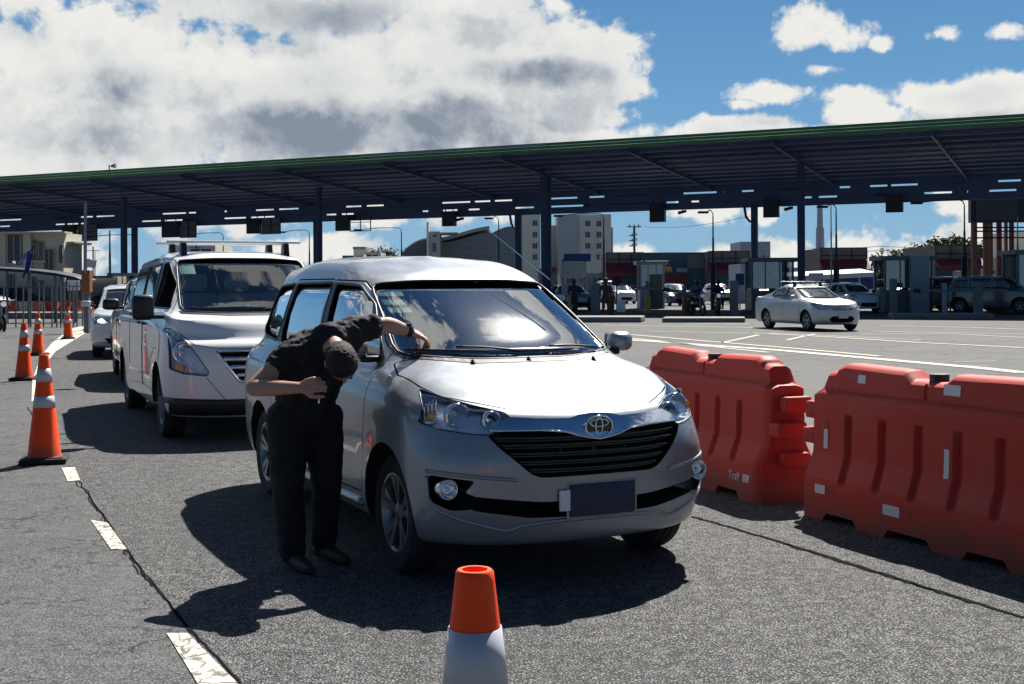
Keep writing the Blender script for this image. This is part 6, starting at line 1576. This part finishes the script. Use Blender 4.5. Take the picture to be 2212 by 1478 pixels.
# ------------------------------------------------------------------ people
mat('skin', (.42, .24, .17), .55, noise=(20, .25, (.34, .17, .12))); bpy.data.materials['skin'].node_tree.nodes['Principled BSDF'].inputs['Subsurface Weight'].default_value = .12
mat('hair', (.012, .010, .009), .75, noise=(90, .6, (.030, .026, .022)), bump=(220, 1.0, .006)); mat('black_cloth', (.010, .010, .012), .85, noise=(8, .4, (.022, .022, .026)), bump=(26, .5, .006)); mat('trouser_cloth', (.009, .009, .011), .9, noise=(8, .4, (.018, .018, .02)), bump=(10, .4, .01))
mat('shoe', (.035, .025, .018), .6); mat('watch', (.02, .02, .022), .3, .3); mat('dark_cloth', (.02, .025, .04), .9)
def blob(name, chains, m, parent=None, voxel=.009, ell=(), smooth=6, noise=None, cut=None):
    """one continuous skin from tapered limbs (lists of (point, radius)) and ellipsoids (centre, radii, rotation)"""
    b = bmesh.new()
    for ch in chains:
        for (p0, r0), (p1, r1) in zip(ch, ch[1:]):
            p0, p1 = Vector(p0), Vector(p1)
            if (p1 - p0).length > 1e-4: cyl(b, p0, p1, r0, r1, 18)
        for p, r in ch: bmesh.ops.create_icosphere(b, subdivisions=2, radius=r, matrix=Matrix.Translation(p))
    for c, rr_, rot in ell: bmesh.ops.create_icosphere(b, subdivisions=3, radius=1, matrix=Matrix.Translation(c) @ rot.to_4x4() @ Matrix.Diagonal((*rr_, 1)))
    me = bpy.data.meshes.new(name); b.to_mesh(me); b.free(); o = bpy.data.objects.new(name, me); col.objects.link(o)
    md = o.modifiers.new('r', 'REMESH'); md.mode = 'VOXEL'; md.voxel_size = voxel
    if smooth: sm = o.modifiers.new('s', 'SMOOTH'); sm.iterations = smooth; sm.factor = .5
    if noise:
        tx = bpy.data.textures.new('fold', 'CLOUDS'); tx.noise_scale = noise[0]; tx.noise_depth = 2; dm = o.modifiers.new('d', 'DISPLACE'); dm.texture = tx; dm.strength = noise[1]; dm.mid_level = .5
    dg = bpy.context.evaluated_depsgraph_get(); dg.update(); res = bpy.data.meshes.new_from_object(o.evaluated_get(dg)); bpy.data.objects.remove(o)
    res.materials.clear(); return to_obj(name, res, m, parent, True)
def hand(wrist, direction, up, size=.092, curl=.6, thumb_side=1):
    """palm and five fingers as chains: direction = along the fingers, up = back of the hand"""
    d = Vector(direction).normalized(); u = Vector(up); u = (u - d * u.dot(d)).normalized(); s = d.cross(u) * thumb_side; w_ = Vector(wrist); C = []
    for k, (off, ln, lat) in enumerate(((-.032, .072, .95), (-.011, .082, 1), (.011, .076, 1), (.031, .060, .9))):
        root = w_ + d * size * lat * .95 - s * off * -1
        C.append([(w_ + d * .01 + s * off * .5, .014), (w_ + d * size * .5 + s * off * .85, .0135), (root, .0105)])
        p = root; a = 0; ch = [(p, .0098)]
        for q, fr in enumerate((.45, .30, .25)):
            a += curl * (.75 + .08 * k); p = p + (d * math.cos(a) - u * math.sin(a)) * ln * fr; ch.append((p, .0092 - .0009 * q))
        C.append(ch)
    t0 = w_ + d * .028 - s * .022; t1 = t0 - s * .030 + d * .026 - u * .008; t2 = t1 - s * .008 + d * .030 - u * .016; t3 = t2 + d * .024 - u * .014
    C.append([(w_ + d * .01, .016), (t0, .0145), (t1, .0120), (t2, .0105), (t3, .0085)]); return C
def P_(px, py, Y): return at(px, py, Y)
# the man bending over the windscreen
pel = P_(656, 905, 6.62); hipL = P_(622, 905, 6.56); hipR = P_(696, 905, 6.68)
kL = P_(622, 1052, 6.47); aL = P_(632, 1192, 6.50); kR = P_(706, 1040, 6.60); aR = P_(700, 1170, 6.70)
tL = P_(668, 1236, 6.34); tR = P_(744, 1196, 6.56)
waist = P_(658, 850, 6.60); chest = P_(672, 775, 6.50); neckb = P_(712, 733, 6.42)
shL = P_(628, 770, 6.40); shR = P_(772, 712, 6.56)
elL = P_(548, 838, 6.28); wrL = P_(648, 838, 6.14); elR = P_(838, 702, 6.62); wrR = P_(886, 716, 6.70)
head = P_(738, 782, 6.24)
hd = (head - neckb).normalized()                      # neck to crown
crown_dir = (P_(752, 800, 5.9) - P_(730, 760, 6.4)).normalized()
handR = hand(wrR, P_(930, 734, 6.80) - wrR, Vector((.3, -.35, .9)), curl=.24, thumb_side=1)
handL = hand(wrL, P_(690, 828, 6.10) - wrL, Vector((0, -.9, .3)), curl=.85, thumb_side=-1)
face = Vector((.12, .28, -1)).normalized()       # the face looks down and to the right
side = face.cross(Vector((.25, -1, .1))).normalized(); upv = side.cross(face).normalized()
rot = Matrix((side, face, upv)).transposed()
def hp(x, y, z): return head + rot @ Vector((x, y, z))
legs = [[(hipL, .105), (hipL.lerp(kL, .5), .088), (kL, .064), (kL.lerp(aL, .35), .060), (aL, .040)], [(hipR, .105), (hipR.lerp(kR, .5), .088), (kR, .064), (kR.lerp(aR, .35), .060), (aR, .040)]]
arms = [[(shL, .060), (shL.lerp(elL, .45), .056), (elL, .043), (elL.lerp(wrL, .3), .043), (wrL, .028)], [(shR, .058), (shR.lerp(elR, .45), .052), (elR, .043), (elR.lerp(wrR, .3), .042), (wrR, .027)]]
tors = [[(pel, .12), (waist, .125), (chest, .13), (neckb, .075)], [(shL, .065), (chest, .11), (shR, .065)], [(neckb, .058), (head - hd * .06, .054)]]
man = blob('person', legs + arms + tors + handR + handL, 'skin', None, .0045, [(head, (.076, .092, .108), rot), (hp(0, .045, -.045), (.052, .050, .062), rot), (hp(0, .098, -.012), (.013, .020, .022), rot), (hp(.076, 0, -.012), (.010, .020, .030), rot), (hp(-.076, 0, -.012), (.010, .020, .030), rot)], smooth=3)
tag(man, 'man in black clothes bending over the minivan, one arm stretched to the wiper', 'person')
for sgn in (-1, 1):
    b = bmesh.new(); bmesh.ops.create_uvsphere(b, u_segments=12, v_segments=8, radius=.011, matrix=Matrix.Translation(hp(sgn * .030, .084, .012))); link_bm('eye', b, 'hair', man, True)
b = bmesh.new(); bmesh.ops.create_uvsphere(b, u_segments=12, v_segments=6, radius=1, matrix=Matrix.Translation(hp(0, .094, -.058)) @ rot.to_4x4() @ Matrix.Diagonal((.022, .006, .006, 1))); link_bm('mouth', b, 'skin', man, True)
blob('hair', [], 'hair', man, .006, [(hp(0, -.010, .018), (.082, .090, .102), rot), (hp(0, -.035, -.03), (.074, .066, .075), rot)], smooth=2, noise=(.010, .009))
sleeveL = [(shL, .085), (shL.lerp(elL, .15), .080), (shL.lerp(elL, .30), .078)]; sleeveR = [(shR, .082), (shR.lerp(elR, .25), .075), (shR.lerp(elR, .48), .068)]
blob('shirt', [[(pel + Vector((0, 0, .02)), .145), (waist, .150), (chest, .158), (chest.lerp(neckb, .8), .100), (neckb, .088), (neckb + Vector((0, .03, .02)), .07)], [(shL, .082), (chest, .145), (shR, .082)], [(shL, .08), (neckb, .07), (shR, .078)], sleeveL, sleeveR,
    [(hipL.lerp(waist, .6), .11), (shL.lerp(waist, .35), .12)], [(hipR.lerp(waist, .6), .11), (shR.lerp(waist, .45), .105)]], 'black_cloth', man, .009, smooth=5, noise=(.055, .040))
blob('trousers', [[(hipL, .118), (hipL.lerp(kL, .5), .104), (kL, .083), (kL.lerp(aL, .5), .078), (aL + Vector((0, 0, .01)), .072)], [(hipR, .116), (hipR.lerp(kR, .5), .100), (kR, .080), (kR.lerp(aR, .5), .075), (aR + Vector((0, 0, .01)), .070)], [(hipL, .12), (pel, .14), (hipR, .12)], [(pel, .135), (waist - Vector((0, 0, .02)), .135)]], 'trouser_cloth', man, .010, smooth=5, noise=(.07, .022))
for a_, t_ in ((aL, tL), (aR, tR)):
    f0 = Vector((a_.x, a_.y, .045)); f1 = Vector((t_.x, t_.y, .032)); f1 = f0 + (f1 - f0).normalized() * .20; bk = f0 - (f1 - f0) * .28
    blob('shoe', [[(bk, .038), (f0 + Vector((0, 0, .02)), .045), (f0.lerp(f1, .6), .040), (f1, .030)], [(f0 + Vector((0, 0, .02)), .044), (f0 + Vector((0, 0, .07)), .045)]], 'shoe', man, .008, smooth=3)
b = bmesh.new(); ax = (wrR - elR).normalized(); c0 = wrR - ax * .012
mt = Matrix.Translation(c0) @ ax.to_track_quat('Z', 'Y').to_matrix().to_4x4(); lathe(b, [(.0305, -.012), (.034, -.012), (.034, .012), (.0305, .012)], 24, mt); wt_ = link_bm('watch_strap', b, 'watch', man, True)
b = bmesh.new(); cyl(b, c0 + Vector((0, -.01, .030)), c0 + Vector((0, -.012, .042)), .019, seg=18); link_bm('watch_case', b, 'watch', wt_)
# belt clip / key fob hanging at his waist
b = bmesh.new(); p = P_(690, 852, 6.36); tube(b, [p, p + Vector((-.002, 0, -.02)), p + Vector((-.004, 0, -.045))], [.003, .003, .006], 6); link_bm('key_fob', b, 'chrome', man)
# ------------------------------------------------------------------ far figures: guard, riders on motorcycles
def figure(px, ybot, H, label, m='dark_cloth', seated=False, par_z=0, lean=0):
    g_ = gr(px, ybot); o = Vector((g_.x, g_.y, 0)); s = H / 1.7
    def v(x, y, z): return o + Vector((x, y, z)) * s
    if seated:
        ch = [[(v(0, 0, .80), .15 * s), (v(0, -.05, 1.1), .15 * s), (v(0, -.08, 1.32), .15 * s), (v(0, -.10, 1.44), .06 * s)]]
        for q in (-1, 1): ch += [[(v(q * .10, 0, .80), .10 * s), (v(q * .18, -.40, .72), .07 * s), (v(q * .17, -.32, .32), .05 * s), (v(q * .17, -.42, .28), .04 * s)], [(v(q * .17, -.08, 1.32), .07 * s), (v(q * .27, -.15, 1.08), .05 * s), (v(q * .25, -.42, 1.0), .04 * s)]]
        hc = v(0, -.13, 1.58)
    else:
        ch = [[(v(0, 0, .9), .14 * s), (v(0, 0, 1.15), .13 * s), (v(0, 0, 1.35), .14 * s), (v(0, 0, 1.48), .06 * s)]]
        for q in (-1, 1): ch += [[(v(q * .09, 0, .9), .09 * s), (v(q * .11, 0, .48), .065 * s), (v(q * .12, 0, .08), .045 * s), (v(q * .13, -.12, .05), .04 * s)], [(v(q * .19, 0, 1.38), .065 * s), (v(q * .26, -.02, 1.08), .048 * s), (v(q * .20, -.22, .98), .035 * s)]]
        hc = v(0, -.02, 1.60)
    o_ = blob('person', ch, m, None, .03, [(hc, (.095 * s, .11 * s, .125 * s), Matrix.Identity(3))], smooth=2); tag(o_, label, 'person')
    if seated: blob('helmet', [], 'gloss_black', o_, .02, [(hc + Vector((0, 0, .02)), (.135 * s, .15 * s, .14 * s), Matrix.Identity(3))], smooth=1)
    else: blob('hair', [], 'hair', o_, .02, [(hc + Vector((0, .015, .03)), (.10 * s, .115 * s, .115 * s), Matrix.Identity(3))], smooth=1)
    return o_
def motorcycle(px, ybot, label, rz=0):
    g_ = gr(px, ybot); r = empty('motorcycle', (g_.x, g_.y, 0), rz, label, 'motorcycle', 'motorcycles in the toll lanes')
    for y, w_ in ((-.62, .05), (.62, .065)):
        b = bmesh.new(); n = 24; tube(b, [(0, y + .25 * math.cos(2 * PI * k / n), .30 + .25 * math.sin(2 * PI * k / n)) for k in range(n)], w_, 8, closed=True); wh = link_bm('wheel', b, 'rubber', r, True)
        b = bmesh.new(); cyl(b, (-.05, y, .30), (.05, y, .30), .06, seg=12)
        for k in range(6): a = k * PI / 3; cyl(b, (0, y, .30), (0, y + .21 * math.cos(a), .30 + .21 * math.sin(a)), .012, seg=6)
        link_bm('rim', b, 'steel_rim', wh)
    b = bmesh.new(); box(b, (0, .05, .55), (.26, .7, .34), bev=.08); box(b, (0, -.25, .82), (.28, .36, .22), bev=.09); box(b, (0, .62, .72), (.2, .4, .12), bev=.04); link_bm('body', b, 'gloss_black', r, True)
    b = bmesh.new(); box(b, (0, .25, .82), (.26, .65, .10), bev=.04); link_bm('seat', b, 'rubber', r, True)
    b = bmesh.new(); cyl(b, (-.08, -.62, .3), (-.08, -.45, .98), .03, seg=8); cyl(b, (.08, -.62, .3), (.08, -.45, .98), .03, seg=8); tube(b, [(-.38, -.30, 1.06), (-.2, -.42, 1.03), (.2, -.42, 1.03), (.38, -.30, 1.06)], .02, 6); link_bm('fork', b, 'steel_rim', r)
    b = bmesh.new(); cyl(b, (0, -.50, .92), (0, -.60, .92), .10, .09, 16); link_bm('headlight', b, 'reflector', r)
    b = bmesh.new(); tube(b, [(-.38, -.33, 1.06), (-.40, -.34, 1.22)], .01, 5); tube(b, [(.38, -.33, 1.06), (.40, -.34, 1.22)], .01, 5)
    for q in (-1, 1): box(b, (q * .40, -.34, 1.25), (.13, .02, .08), bev=.008)
    link_bm('mirror', b, 'black_trim', r)
    return r
motorcycle(1505, 683, 'motorcycle ridden by the person left of the black lamp post', .3); figure(1505, 681, 1.66, 'rider in dark clothes on the left motorcycle, by the lamp post foot', 'blue_paint', True)
motorcycle(1551, 682, 'motorcycle ridden by the person beside the concrete post', -.1); figure(1551, 680, 1.66, 'rider in black on the right motorcycle, beside the concrete post', 'dark_cloth', True)
figure(1309, 690, 1.72, 'dark figure of a guard standing between the posts right of the minivan', 'dark_cloth')
motorcycle(4, 716, 'black motorcycle cut by the left edge of the picture', .5)
# ------------------------------------------------------------------ cars in and beyond the toll lanes
SM = dict(xf=.66, xr=-2.95, w=.80, zb=.20, hood_z=.88, cowl_z=1.02, belt_z=1.0, roof_z=1.50, cowl_x=-.12, top_x=-.85, rear_c=-2.85, rear_t=-2.6, nf=2.4, wb=2.4, wr=.29, paint='white_paint', detail=0, tyre_w=.17,
    windows=[[(-.45, 1.04), (-1.3, 1.04), (-1.3, 1.38), (-.95, 1.36)], [(-1.38, 1.04), (-2.2, 1.06), (-2.1, 1.36), (-1.38, 1.39)]], lamp=[(.78, .86), (.66, .92), (.52, .74), (.54, .68), (.74, .70)], bowls=[(.64, .78, .04)],
    front_patches=[([(-.40, .50), (.40, .50), (.46, .40), (.34, .30), (-.34, .30), (-.46, .40)], 'well', .004)], handles=[], plate=None, mirror=(1.04, -.50, (.11, .17, .12), 'black_trim'))
def far_car(base, pos, th, label, cat='car', **kw):
    s = dict(base); s.update(kw); return make_car('car', pos, th, label, cat, s, 'cars in and beyond the toll lanes')[0]
def fc(px, ybot): g_ = gr(px, ybot); return (g_.x, g_.y, 0)
far_car(SM, (at(1890, 600, 60.5).x - .4, 61.2, 0), R(14), 'small white hatchback stopped just behind the silver sedan')
SV = dict(SM); SV.update(xf=.85, xr=-3.6, w=.92, hood_z=1.02, cowl_z=1.15, belt_z=1.14, roof_z=1.78, zb=.26, wb=2.75, wr=.37, cowl_x=.0, top_x=-.75, rear_c=-3.5, rear_t=-3.2, tyre_w=.24,
    windows=[[(-.35, 1.18), (-1.25, 1.18), (-1.25, 1.62), (-.80, 1.60)], [(-1.33, 1.18), (-2.3, 1.18), (-2.3, 1.62), (-1.33, 1.63)], [(-2.4, 1.20), (-3.1, 1.24), (-2.95, 1.55), (-2.4, 1.60)]], lamp=[(.88, .98), (.80, 1.0), (.58, .92), (.60, .80), (.84, .80)],
    front_patches=[([(-.5, .92), (.5, .92), (.45, .66), (-.45, .66)], 'well', .004)], mirror=(1.2, -.35, (.14, .2, .18), 'black_trim'))
far_car(SV, (at(2118, 600, 63).x, 63, 0), R(38), 'pale sport utility waiting behind the white boom arm', paint='beige_paint')
far_car(SV, (at(2225, 600, 57).x, 57.5, 0), R(52), 'dark grey sport utility cut by the right edge', paint='grey_paint')
far_car(SM, (at(1250, 600, 68).x, 68, 0), R(20), 'silver car seen past the right pillar of the minivan', paint='silver')
far_car(SV, (at(2000, 600, 74).x, 74, 0), R(-10), 'grey pickup shape behind the large toll booth', paint='beige_paint')
far_car(SM, (at(2050, 600, 70).x, 70, 0), R(20), 'white car between the booth and the boom arm')
far_car(SM, (at(1468, 600, 82).x, 82, 0), R(8), 'dark car with bright lamps under the restaurant sign', paint='blue_paint', lamp_mat='lamp_on')
far_car(SM, (at(1560, 600, 88).x, 88, 0), R(8), 'silver car behind the right motorcyclist', paint='silver')
far_car(SM, (at(1350, 600, 92).x, 92, 0), R(8), 'white car beyond the standing guard')
far_car(SM, (at(1790, 600, 84).x, 84, 0), R(10), 'dark car behind the roof of the silver sedan', paint='dark_paint')
far_car(SM, (at(-10, 600, 66).x, 66, 0), R(60), 'pale car behind the motorcycle at the left edge', paint='silver')
far_car(SM, (at(262, 600, 74).x, 74, 0), R(12), 'dark car under the canopy behind the white hatchback', paint='dark_paint')
# signs and clutter on the islands: notice plates, paper, traffic light
b = bmesh.new(); A = at(1345, 684, 57); wall_box(b, 1333, 1351, 648, 674, 57, .05); o = tag(link_bm('notice_plate', b, 'white_plain'), 'small white notice plate beside the guard', 'sign')

far_car(SM, (at(1650, 600, 96).x, 96, 0), R(10), 'silver car behind the grey toll booth', paint='sedan_silver')
far_car(SV, (at(1320, 600, 100).x, 100, 0), R(6), 'white van far behind the standing guard', paint='white_paint')
far_car(SM, (at(2150, 600, 90).x, 90, 0), R(15), 'dark car far behind the pale sport utility', paint='dark_paint')
far_car(SV, (at(1950, 600, 92).x, 92, 0), R(12), 'white sport utility far behind the large toll booth', paint='white_paint')
figure(1240, 684, 1.7, 'dark figure standing by the notice board', 'dark_cloth')
figure(1700, 668, 1.7, 'person standing inside the grey toll booth', 'dark_cloth')
figure(2058, 674, 1.7, 'person standing between the large booth and the boom arm', 'blue_paint')
